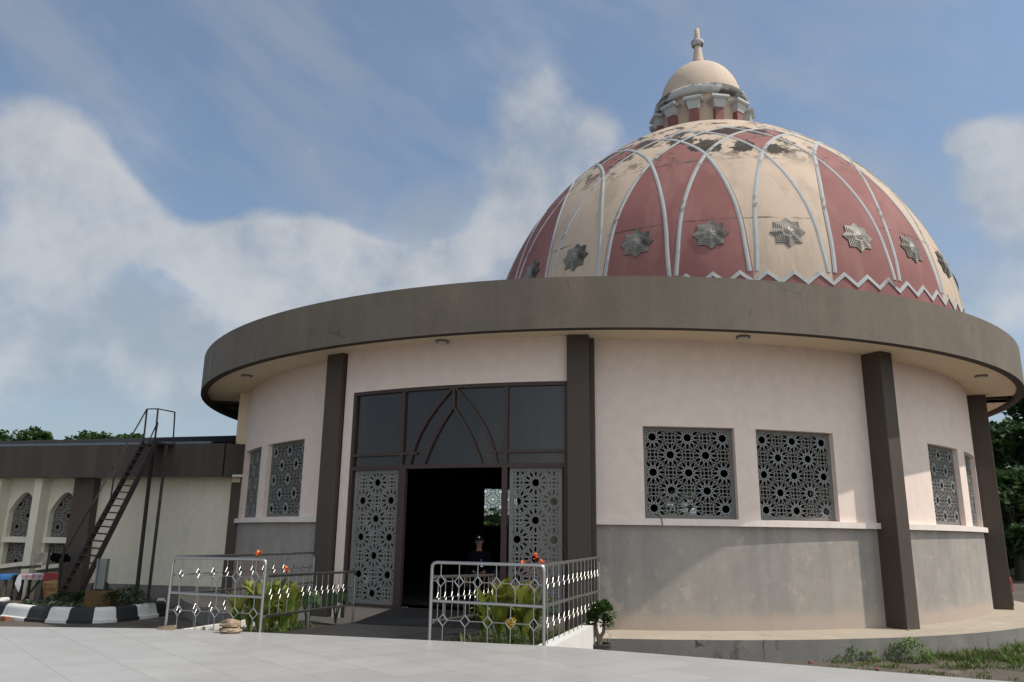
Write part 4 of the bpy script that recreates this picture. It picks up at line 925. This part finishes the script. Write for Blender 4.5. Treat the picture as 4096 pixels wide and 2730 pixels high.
# taro
def taro(x, y, z, label):
    o = thing('taro_plant', label, 'plant', (x, y, z)); st_ = MB(); lf = MB()
    for i in range(5):
        a = i*1.3+.4; tip = Vector((x+.12*cos(a), y+.10*sin(a), z+.30+.05*(i % 3))); st_.tube([(x, y, z), (x+.04*cos(a), y+.04*sin(a), z+.2), tip], [.01, .007, .005], 6)
        c_, s_ = cos(a), sin(a); nrm = Vector((c_*.7, s_*.7-.5, .5)).normalized(); u_ = nrm.cross(Vector((0, 0, 1))).normalized(); v_ = u_.cross(nrm)*-1
        out_ = [(0, .02), (.05, .07), (.085, .04), (.085, -.03), (.05, -.10), (0, -.16), (-.05, -.10), (-.085, -.03), (-.085, .04), (-.05, .07)]
        lf.add([tip+nrm*.01]+[tip+u_*p_+v_*(-q)*-1+nrm*(-abs(p_)*.25) for p_, q in out_], [(0, j+1, (j+1) % 10+1) for j in range(10)], 0, True)
    st_.build('stem', m_leaf3, o); lf.build('leaf', m_leaf, o)
taro(-2.50, 10.3, -1.16, 'dark green taro with heart shaped leaves behind the left ramp rail')
taro(-2.42, 11.6, -1.24, 'smaller taro close to the doorway at the rear of the left bed')
def tuft(mb, x, y, z, n, h, spread, mi=0, wd=.008):
    for i in range(n):
        a = random.uniform(0, 2*pi); r_ = spread*sqrt(random.random())
        leaf_blade(mb, (x+r_*cos(a), y+r_*sin(a), z), (cos(a)*random.uniform(.1, .7), sin(a)*random.uniform(.1, .7), 1), h*random.uniform(.5, 1.1), wd*random.uniform(.7, 1.4), random.uniform(.1, .6), mi if random.random() < .85 else 1, 4, .1)
gb = MB()
for i in range(60): 
    y = random.uniform(8.25, 11.2); f_ = (y-8)/4; tuft(gb, random.uniform(-3.30+.2*f_, -2.44), y, -1.03-.065*(y-8), 9, .13, .07)
for i in range(60):
    y = random.uniform(7.65, 10.9); f_ = (y-7.6)/3.8; tuft(gb, random.uniform(-.55+.4*f_, .22+.85*f_), y, -1.03-.065*(y-7.6), 9, .14, .07)
tag(gb.build('planter_grass', [m_grass, m_dry]), 'short mixed grass and weeds under the cannas', 'grass')['kind'] = 'stuff'
# yellow flowering plant in the right bed
yf = thing('yellow_flower_plant', 'small plant with bright yellow flowers low in the right bed', 'plant', (.045, 7.95, -1.04))
lf = MB(); fl = MB()
for i in range(60):
    a = random.uniform(0, 2*pi); leaf_blade(lf, (.06+.10*cos(a)*random.random(), 7.95+.08*sin(a)*random.random(), -1.02+random.uniform(0, .20)), (cos(a), sin(a), random.uniform(-.2, .8)), .06, .03, .3, 0, 3)
for (x, y, z) in ((-.005, 7.88, -.80), (.035, 7.86, -.815), (.015, 7.87, -.835), (.05, 7.90, -.79)):
    for i in range(6): leaf_blade(fl, (x, y, z), (cos(i*1.05), -.5, sin(i*1.05)), .035, .03, .1, 0, 3)
MB().tube([(.04, 7.95, -1.04), (.03, 7.92, -.92), (.02, 7.88, -.83)], .005, 5).build('stem', m_leaf3, yf)
lf.build('leaf', m_leaf3, yf); fl.build('flower', m_yell, yf)
def shrub_leaves(mb, c, rad, n, ls, mats_n=2, flat=1.0, rnd=random):
    for i in range(n):
        a = rnd.uniform(0, 2*pi); b_ = rnd.uniform(-.4, pi/2); r_ = rnd.uniform(.45, 1)**.6
        p = Vector((c[0]+rad[0]*r_*cos(a)*cos(b_), c[1]+rad[1]*r_*sin(a)*cos(b_), c[2]+rad[2]*r_*sin(b_)))
        d = Vector((cos(a)+rnd.uniform(-.8, .8), sin(a)+rnd.uniform(-.8, .8), rnd.uniform(-.5, .9)))
        leaf_blade(mb, p, d, ls*rnd.uniform(.7, 1.3), ls*.5*rnd.uniform(.7, 1.3), rnd.uniform(0, .4), rnd.randrange(mats_n), 2)
# bush behind the right canna
o = thing('green_bush', 'small dense dark green bush inside the right railing corner', 'shrub', (.42, 8.7, -1.08)); lf = MB(); shrub_leaves(lf, (.40, 8.75, -1.0), (.14, .2, .38), 260, .05); lf.build('foliage', [m_leaf, m_leaf3], o); MB().tube([(.42, 8.7, -1.1), (.41, 8.72, -.8)], [.012, .006], 6).build('stem', m_bark, o)
# island plants
for i, (x, y, lab) in enumerate(((-8.55, 14.75, 'striped leafy plant at the left end of the painted kerb'), (-8.15, 14.62, 'pale striped plant below the stair foot'), (-7.75, 14.55, 'striped leafy plant left of the yellow block'))):
    o = thing('variegated_plant', lab, 'plant', (x, y, -1.36), 'striped plants inside the painted kerb'); lf = MB()
    for j in range(46):
        a = random.uniform(0, 2*pi); leaf_blade(lf, (x+.12*cos(a)*random.random(), y+.1*sin(a)*random.random(), -1.36), (cos(a), sin(a), random.uniform(.3, 1.3)), random.uniform(.14, .26), .045, .45, random.choice((0, 0, 1)), 4)
    lf.build('leaf', [m_leaf2, m_ivory], o)
for i, (x, y, hh, lab) in enumerate(((-7.9, 15.2, .2, 'low dark bush just left of the yellow block'), (-7.05, 14.8, .26, 'dark bush just right of the yellow block'), (-6.75, 15.0, .24, 'dark bush at the right end of the painted kerb'), (-8.3, 15.35, .2, 'dark bush around the stair foot'), (-7.2, 15.6, .3, 'bush between the stair posts'))):
    o = thing('dark_bush', lab, 'shrub', (x, y, -1.36), 'dark bushes inside the painted kerb'); lf = MB(); shrub_leaves(lf, (x, y, -1.33), (.30, .25, hh), 240, .075); lf.build('foliage', [m_leaf2, m_leaf], o)
    MB().tube([(x, y, -1.37), (x+.02, y, -1.25)], [.015, .01], 5).build('stem', m_bark2, o)

# potted adenium
pt = thing('potted_tree', 'small green tree with forked grey trunk in a black pot', 'potted plant', (1.13, 10.2, GZ)); px_, py_ = 1.13, 10.2
MB().lathe((px_, py_, 0), [(.09, GZ), (.10, GZ+.02), (.12, -1.36), (.118, -1.345), (.128, -1.33), (.125, -1.31), (.14, -1.30), (.14, -1.275), (.122, -1.275), (.118, -1.31), (.001, -1.31)], 28, sm=False).build('pot', m_pot, pt)
tb = MB(); tb.tube([(px_-.01, py_, -1.32), (px_-.012, py_, -1.23), (px_-.045, py_-.01, -1.14), (px_-.055, py_, -1.03), (px_-.04, py_, -.94)], [.036, .032, .024, .019, .014], 9)
tb.tube([(px_-.012, py_, -1.23), (px_+.045, py_+.01, -1.15), (px_+.055, py_, -1.02), (px_+.10, py_, -.94)], [.026, .023, .018, .012], 9)
tb.tube([(px_-.015, py_, -1.19), (px_-.095, py_, -1.16), (px_-.135, py_, -1.10), (px_-.13, py_, -1.0)], [.02, .017, .015, .012], 8)
tb.tube([(px_-.05, py_, -1.05), (px_-.01, py_+.02, -.97), (px_+.02, py_, -.9)], [.015, .012, .008], 8); tb.build('trunk', m_bark, pt)
lf = MB()
for (cx2, cz2, rx, rz_) in ((-.10, -.98, .09, .07), (-.04, -.90, .10, .09), (.06, -.885, .11, .09), (.12, -.93, .09, .08), (.02, -.95, .10, .08), (.10, -1.04, .06, .05), (-.13, -1.02, .06, .06)):
    for j in range(75):
        a = random.uniform(0, 2*pi); b_ = random.uniform(-.5, 1.5); p_ = (px_+cx2*.85+rx*cos(a)*cos(b_)*.68, py_+rx*sin(a)*cos(b_)*.68, cz2-.01+rz_*sin(b_)*.8)
        leaf_blade(lf, p_, (cos(a)*cos(b_), sin(a)*cos(b_), sin(b_)+.2), .07, .036, .3, random.choice((0, 0, 1)), 3)
lf.build('crown', [m_leaf3, m_leaf], pt)

# rock, sticks, brick chips
def lump(name, c, d, mt, label, cat, seed, n=10):
    rnd = random.Random(seed); mb = MB(); vs = []; m_ = 7
    for i in range(m_+1):
        b_ = -pi/2+pi*i/m_
        for j in range(n):
            a = 2*pi*j/n; k_ = 1+rnd.uniform(-.22, .22); vs.append((c[0]+d[0]/2*cos(a)*cos(b_)*k_, c[1]+d[1]/2*sin(a)*cos(b_)*k_, c[2]+max(-.42, sin(b_)*rnd.uniform(.85, 1.1)/2)*d[2]))
    fs = [(i*n+j, i*n+(j+1) % n, i*n+n+(j+1) % n, i*n+n+j) for i in range(m_) for j in range(n)]
    return tag(mb.add(vs, fs).build(name, mt, loc=(c[0], c[1], c[2]-d[2]*.42)), label, cat)
lump('stone', (-2.665, 7.96, TZ+.025), (.215, .16, .06), m_rock, 'lower half of the split brown stone on the terrace edge', 'stone', 3)
lump('stone', (-2.675, 7.97, TZ+.085), (.20, .14, .085), m_rock, 'upper slab of the split brown stone on the terrace edge', 'stone', 5)
tag(MB().beam((-3.44, 8.16, TZ+.012), (-3.27, 8.17, TZ+.03), .03, .025).build('stick', m_rock, loc=(-3.35, 8.16, TZ)), 'longer wood splinter beside the left railing post', 'stick')
tag(MB().beam((-3.38, 8.13, TZ+.008), (-3.27, 8.14, TZ+.012), .02, .016).build('stick', m_rock, loc=(-3.33, 8.13, TZ)), 'shorter wood splinter beside the left railing post', 'stick')
lump('brick_chip', (3.88, 10.71, GZ+.015), (.06, .05, .045), m_brick, 'small red brick chip on bare earth below the plinth', 'brick', 8, 6)
lump('brick_chip', (4.51, 10.21, GZ+.015), (.05, .05, .045), m_brick, 'orange brick chip in grass near the terrace edge', 'brick', 9, 6)
tag(MB().box((-8.63, 14.22, GZ+.03), (.16, .09, .07), -.5).build('brick', m_brick, loc=(-8.63, 14.22, GZ)), 'orange brick lying against the left kerb block', 'brick')
lump('pebble', P(25.2, R+.42, ZB+.012), (.035, .03, .03), m_rock, 'tiny brown pebble on the plinth beside the middle right column', 'pebble', 12, 6)

# ------------------------------------------------------------------ weeds on the right
gr_ = MB()
def wgrass(n, x0, x1, y0, y1, h, cond=None):
    for i in range(n):
        x, y = random.uniform(x0, x1), random.uniform(y0, y1); 
        if hypot(x-X0, y-Y0) < RA+.06: continue
        if cond and not cond(x, y): continue
        tuft(gr_, x, y, GZ, 16, h*random.uniform(.5, 1.2), .11, 0, .012)
wgrass(800, 5.5, 9.8, 10.9, 13.6, .145, lambda x, y: hypot(x-X0, y-Y0) < RA+1.1+.4*sin(x*3) )
wgrass(420, 5.6, 10, 10.3, 13.4, .08)
wgrass(110, 4.0, 7.2, 9.6, 11.2, .055)
wgrass(30, 3.0, 3.4, 10.7, 11.0, .12); wgrass(14, 4.1, 4.3, 10.9, 11.1, .28); wgrass(24, 6.1, 6.5, 11.7, 12.1, .34)
tag(gr_.build('weed_grass', [m_grass, m_dry]), 'rough green grass along the foot of the plinth', 'grass')['kind'] = 'stuff'
for (x, y, rx, rz_, n, lab) in ((5.33, 11.02, .30, .27, 520, 'large pale green leafy weed clump against the plinth'), (4.33, 10.98, .10, .10, 60, 'leftmost small pale weed at the plinth foot'), (4.53, 10.98, .12, .14, 80, 'taller small pale weed at the plinth foot'), (4.78, 10.98, .13, .11, 80, 'small pale weed just left of the large clump')):
    o = thing('broadleaf_weed', lab, 'weed', (x, y, GZ), 'pale broadleaf weeds along the plinth'); lf = MB(); shrub_leaves(lf, (x, y, GZ+.02), (rx, rx*.8, rz_), n, .055); lf.build('foliage', [m_leaf4, m_canna2], o)
# red wrapped sign post behind the far right column
sg_ = thing('wrapped_sign_post', 'brown wooden post wrapped in a red printed cloth beyond the column', 'sign', (10.26, 16.77, ZB))
MB().beam((10.285, 16.77, ZB), (10.27, 16.77, -.70), .045, .045).build('post', m_rust, sg_); MB().beam((10.22, 16.79, ZB), (10.20, 16.79, -.70), .03, .03).build('post', m_sill, sg_)
vs = []
for i in range(7):
    f_ = i/6
    for j in range(5): vs.append((10.14+.17*j/4+.02*f_*(j/4), 16.735-.02*sin(j*1.4+i), -.70-.30*f_))
ob = MB().add(vs, [(i*5+j, i*5+5+j, i*5+6+j, i*5+j+1) for i in range(6) for j in range(4)], 0, True).build('banner_cloth', m_redc, sg_); so_ = ob.modifiers.new('thick', 'SOLIDIFY'); so_.thickness = .006
MB().box((10.235, 16.74, -1.03), (.05, .012, .075)).build('paper_label', m_paleb, sg_)

# ------------------------------------------------------------------ trees
def tree(x, y, h, crown_z, rad, n, ls, label, mats_, seed, tw=.2, group=None, name='leafy_tree'):
    rnd = random.Random(seed); o = thing(name, label, 'tree', (x, y, GZ), group)
    tb = MB(); tb.tube([(x, y, GZ-.05), (x+.1, y, GZ+h*.25), (x-.05, y, GZ+h*.5), (x, y, GZ+h*.8)], [tw, tw*.75, tw*.55, tw*.2], 9)
    cl = []
    for i in range(26):
        a = rnd.uniform(0, 2*pi); b_ = rnd.uniform(-.5, 1.4); r_ = rnd.uniform(.55, 1.0)
        cl.append((x+rad[0]*r_*cos(a)*cos(b_), y+rad[1]*r_*sin(a)*cos(b_), crown_z+rad[2]*r_*sin(b_), rnd.uniform(.22, .42)))
    for c_ in cl[:9]: tb.tube([(x, y, GZ+h*rnd.uniform(.3, .6)), ((x+c_[0])/2, (y+c_[1])/2, (GZ+h*.5+c_[2])/2), c_[:3]], [tw*.35, tw*.2, tw*.05], 6)
    tb.build('trunk', m_bark2, o); lf = MB()
    for c_ in cl:
        mi = rnd.randrange(len(mats_))
        for j in range(n//26):
            v_ = Vector((rnd.gauss(0, 1), rnd.gauss(0, 1), rnd.gauss(0, 1))).normalized()*rnd.random()**.4
            p_ = Vector((c_[0]+v_.x*rad[0]*c_[3], c_[1]+v_.y*rad[1]*c_[3], c_[2]+v_.z*rad[2]*c_[3]*.7))
            d = Vector((rnd.uniform(-1, 1), rnd.uniform(-1, 1), rnd.uniform(-.7, .5))); s_ = d.cross(Vector((rnd.uniform(-1, 1), rnd.uniform(-1, 1), 1))).normalized(); l_ = ls*rnd.uniform(.6, 1.4)
            d = d.normalized()*l_; s_ = s_*l_*.35
            lf.add([p_-d*.5, p_+s_, p_+d*.5, p_-s_], [(0, 1, 2, 3)], mi if rnd.random() < .8 else rnd.randrange(len(mats_)))
    lf.build('crown', mats_, o)
MT = [m_leaf2, m_leaf2, m_leaf]
tree(24.6, 36, 8, 3.4, (3.6, 3.6, 3.6), 15000, .30, 'large dark green tree directly behind the far right column', MT, 1)
tree(29.5, 40, 9, 3.8, (4.2, 4, 4.0), 11000, .34, 'dark green tree at the right edge of the photo', MT, 2)
tree(21.0, 33.5, 5, .6, (2.6, 2.4, 2.2), 8000, .26, 'lower bushy tree under the large dark tree', MT, 3)
tree(23.6, 35.5, 4, -.1, (3.4, 2.0, 2.1), 8000, .26, 'leafy thicket at the foot of the large dark tree', [m_leaf2, m_leaf, m_leaf3], 4)
for i, (x, hz, r_, lab) in enumerate(((-29.6, 5.35, 1.5, 'leftmost treetop above the annex roof'), (-27.3, 5.35, 1.15, 'pointed treetop second from left above the annex roof'), (-23.9, 5.25, 1.3, 'treetop left of the stair landing above the annex roof'), (-22.3, 5.05, 1.0, 'small treetop just left of the stair rail'), (-21.2, 5.1, .95, 'small treetop behind the stair handrail'))):
    tree(x, 45, hz-GZ, hz-.95*r_+.2, (r_*1.05, r_, r_*.9), 2600, .20, lab, [m_leaf3, m_leaf], 20+i, .14, 'treetops showing over the annex roof')
tree(0.5, 40, 4, -.1, (3.2, 2, 1.2), 2200, .3, 'tree behind the hall glimpsed through the far lattice window of the doorway', MT, 31)
tree(8.4, 40, 5, 1.0, (2.6, 2, 2.0), 3000, .3, 'tree added behind the hall to dim the window left of the middle right column', MT, 32)  # added to cut the brightness seen through the far window
tree(15.3, 38, 5, .9, (2.6, 2, 2.0), 3000, .3, 'tree added behind the hall to dim the lattice window beside the middle right column', MT, 33)  # put in to cover the bright patch in the next window
hs = thing('grey_shed', 'pale grey shed wall half hidden below the dark trees', 'building', (23.6, 39.5, GZ))
MB().box((23.6, 39.5, -.60), (3.2, 2.2, 1.9), .1).build('wall', m_house, hs); MB().add([(21.8, 38.2, .35), (25.4, 38.5, .35), (25.4, 39.7, .95), (21.8, 39.5, .95), (25.4, 40.9, .35), (21.8, 40.8, .35)], [(0, 1, 2, 3), (3, 2, 4, 5)]).build('roof', m_wband, hs)

# ------------------------------------------------------------------ the guard in the doorway
gx, gy, gz = -.43, 11.62, -1.165
man = thing('person', 'man in black cap and dark uniform with lanyard standing at the door', 'person', (gx, gy, gz))
HH = 1.135
def skin(name, joints, edges, mt, parent, sub=2):
    me_ = bpy.data.meshes.new(name); o = bpy.data.objects.new(name, me_); C.objects.link(o); o.parent = parent; og = ORG[root_of(parent).name]
    ks = list(joints); me_.from_pydata([(Vector((gx+joints[q][0], gy+joints[q][1], gz+joints[q][2]))-og)*U for q in ks], [(ks.index(a), ks.index(b_)) for a, b_ in edges], [])
    sm = o.modifiers.new('skin', 'SKIN'); sm.use_smooth_shade = True
    for i, q in enumerate(ks):
        r_ = joints[q][3]; me_.skin_vertices[0].data[i].radius = ((r_[0], r_[1]) if isinstance(r_, tuple) else (r_, r_)) if False else tuple(x*U for x in (r_ if isinstance(r_, tuple) else (r_, r_)))
        me_.skin_vertices[0].data[i].use_root = (i == 0)
    s_ = o.modifiers.new('sub', 'SUBSURF'); s_.levels = sub; s_.render_levels = sub
    me_.materials.append(mt); return o
k_ = HH/1.62/1.0
def J(x, y, z, r): return (x*k_, y*k_, z*k_, (r[0]*k_, r[1]*k_) if isinstance(r, tuple) else r*k_)
body = {'pelvis': J(0, 0, .86, (.13, .10)), 'waist': J(0, 0, 1.0, (.12, .09)), 'chest': J(0, 0, 1.2, (.145, .10)), 'neck0': J(0, 0, 1.32, .06), 'neck': J(0, -.01, 1.39, .05), 'head0': J(0, -.02, 1.45, (.062, .075)), 'head1': J(0, -.015, 1.52, (.072, .088)), 'head2': J(0, -.01, 1.58, (.062, .075))}
be = [('pelvis', 'waist'), ('waist', 'chest'), ('chest', 'neck0'), ('neck0', 'neck'), ('neck', 'head0'), ('head0', 'head1'), ('head1', 'head2')]
for s_, n_ in ((-1, 'L'), (1, 'R')):
    body.update({n_+'sh': J(.17*s_, 0, 1.285, .052), n_+'el': J(.235*s_, .02, 1.03, .04), n_+'wr': J(.235*s_, -.03, .80, .028), n_+'pa': J(.232*s_, -.045, .73, (.022, .036)),
                 n_+'hip': J(.09*s_, 0, .82, .085), n_+'kn': J(.10*s_, -.01, .46, .058), n_+'an': J(.105*s_, .02, .09, .04), n_+'toe': J(.115*s_, -.14, .035, .038)})
    be += [('chest', n_+'sh'), (n_+'sh', n_+'el'), (n_+'el', n_+'wr'), (n_+'wr', n_+'pa'), ('pelvis', n_+'hip'), (n_+'hip', n_+'kn'), (n_+'kn', n_+'an'), (n_+'an', n_+'toe')]
    for f_ in range(4):
        b0, b1 = n_+'f%da' % f_, n_+'f%db' % f_; yy = -.075+.02*f_; ln = (.055, .065, .06, .045)[f_]
        body[b0] = J(.23*s_, yy, .69, .0095); body[b1] = J(.222*s_, yy-.006, .69-ln, .008); be += [(n_+'pa', b0), (b0, b1)]
    body[n_+'t'] = J(.225*s_, -.09, .715, .0105); be.append((n_+'pa', n_+'t'))
skin('body', body, be, m_skin, man)
shirt = {q: (v_[0], v_[1], v_[2], tuple(x+.012 for x in v_[3]) if isinstance(v_[3], tuple) else v_[3]+.010) for q, v_ in body.items() if q in ('pelvis', 'waist', 'chest', 'neck0', 'Lsh', 'Lel', 'Lwr', 'Rsh', 'Rel', 'Rwr')}
skin('shirt', shirt, [('pelvis', 'waist'), ('waist', 'chest'), ('chest', 'neck0'), ('chest', 'Lsh'), ('Lsh', 'Lel'), ('Lel', 'Lwr'), ('chest', 'Rsh'), ('Rsh', 'Rel'), ('Rel', 'Rwr')], m_cloth, man)
tro = {q: (v_[0], v_[1], v_[2], tuple(x+.012 for x in v_[3]) if isinstance(v_[3], tuple) else v_[3]+.012) for q, v_ in body.items() if q in ('pelvis', 'Lhip', 'Lkn', 'Lan', 'Rhip', 'Rkn', 'Ran', 'Ltoe', 'Rtoe')}
skin('trousers', tro, [('pelvis', 'Lhip'), ('Lhip', 'Lkn'), ('Lkn', 'Lan'), ('Lan', 'Ltoe'), ('pelvis', 'Rhip'), ('Rhip', 'Rkn'), ('Rkn', 'Ran'), ('Ran', 'Rtoe')], m_cloth, man)
hx_, hy_, hz_ = gx, gy-.012*k_, gz+1.53*k_
def ell(mb, c, r_, n=14, m_=9, b0=-pi/2, mi=0):
    vs = []
    for i in range(m_+1):
        b_ = b0+(pi/2-b0)*i/m_
        for j in range(n): vs.append((c[0]+r_[0]*cos(b_)*sin(2*pi*j/n), c[1]-r_[1]*cos(b_)*cos(2*pi*j/n), c[2]+r_[2]*sin(b_)))
    mb.add(vs, [(i*n+j, i*n+(j+1) % n, i*n+n+(j+1) % n, i*n+n+j) for i in range(m_) for j in range(n)], mi, True)
mb = MB(); ell(mb, (hx_, hy_-.092*k_, hz_-.02*k_), (.014*k_, .02*k_, .022*k_)); 
for s_ in (-1, 1): ell(mb, (hx_+.079*k_*s_, hy_+.005, hz_-.015*k_), (.012*k_, .02*k_, .032*k_))
mb.build('face_features', m_skin, man)
mb = MB(); 
for s_ in (-1, 1): ell(mb, (hx_+.03*k_*s_, hy_-.083*k_, hz_+.012*k_), (.013*k_, .008*k_, .006*k_))
mb.add([(hx_-.025*k_, hy_-.089*k_, hz_-.062*k_), (hx_+.025*k_, hy_-.089*k_, hz_-.062*k_), (hx_+.02*k_, hy_-.09*k_, hz_-.055*k_), (hx_-.02*k_, hy_-.09*k_, hz_-.055*k_)], [(0, 1, 2, 3)])
mb.build('eyes_and_mouth', m_cap, man)
mb = MB(); ell(mb, (hx_, hy_, hz_+.035*k_), (.088*k_, .102*k_, .095*k_), 18, 6, b0=0)
vs = []
for i in range(9):
    a = -1.1+2.2*i/8; vs += [(hx_+.086*k_*sin(a), hy_-.098*k_*cos(a), hz_+.037*k_), (hx_+.088*k_*sin(a), hy_-(.10*cos(a)+.075*max(0, cos(a*1.3)))*k_, hz_+.022*k_)]
mb.add(vs, [(i*2, i*2+1, i*2+3, i*2+2) for i in range(8)]); cap = mb.build('cap', m_cap, man)
mb = MB(); q = (hx_, hy_-.104*k_, hz_+.075*k_); mb.add([(q[0]-.022*k_, q[1], q[2]-.014*k_), (q[0]+.022*k_, q[1], q[2]-.014*k_), (q[0], q[1]+.008, q[2]+.022*k_)], [(0, 1, 2)]); mb.build('cap_badge', m_paleb, cap)
mb = MB(); mb.beam((gx+.03, gy-.10*k_, gz+1.17*k_), (gx+.045, gy-.13*k_, gz+1.10*k_), .012, .006); mb.build('lanyard_clip', m_blue, man)
MB().box((gx+.046, gy-.135*k_, gz+1.06*k_), (.036, .005, .05)).build('id_badge', m_paleb, man)
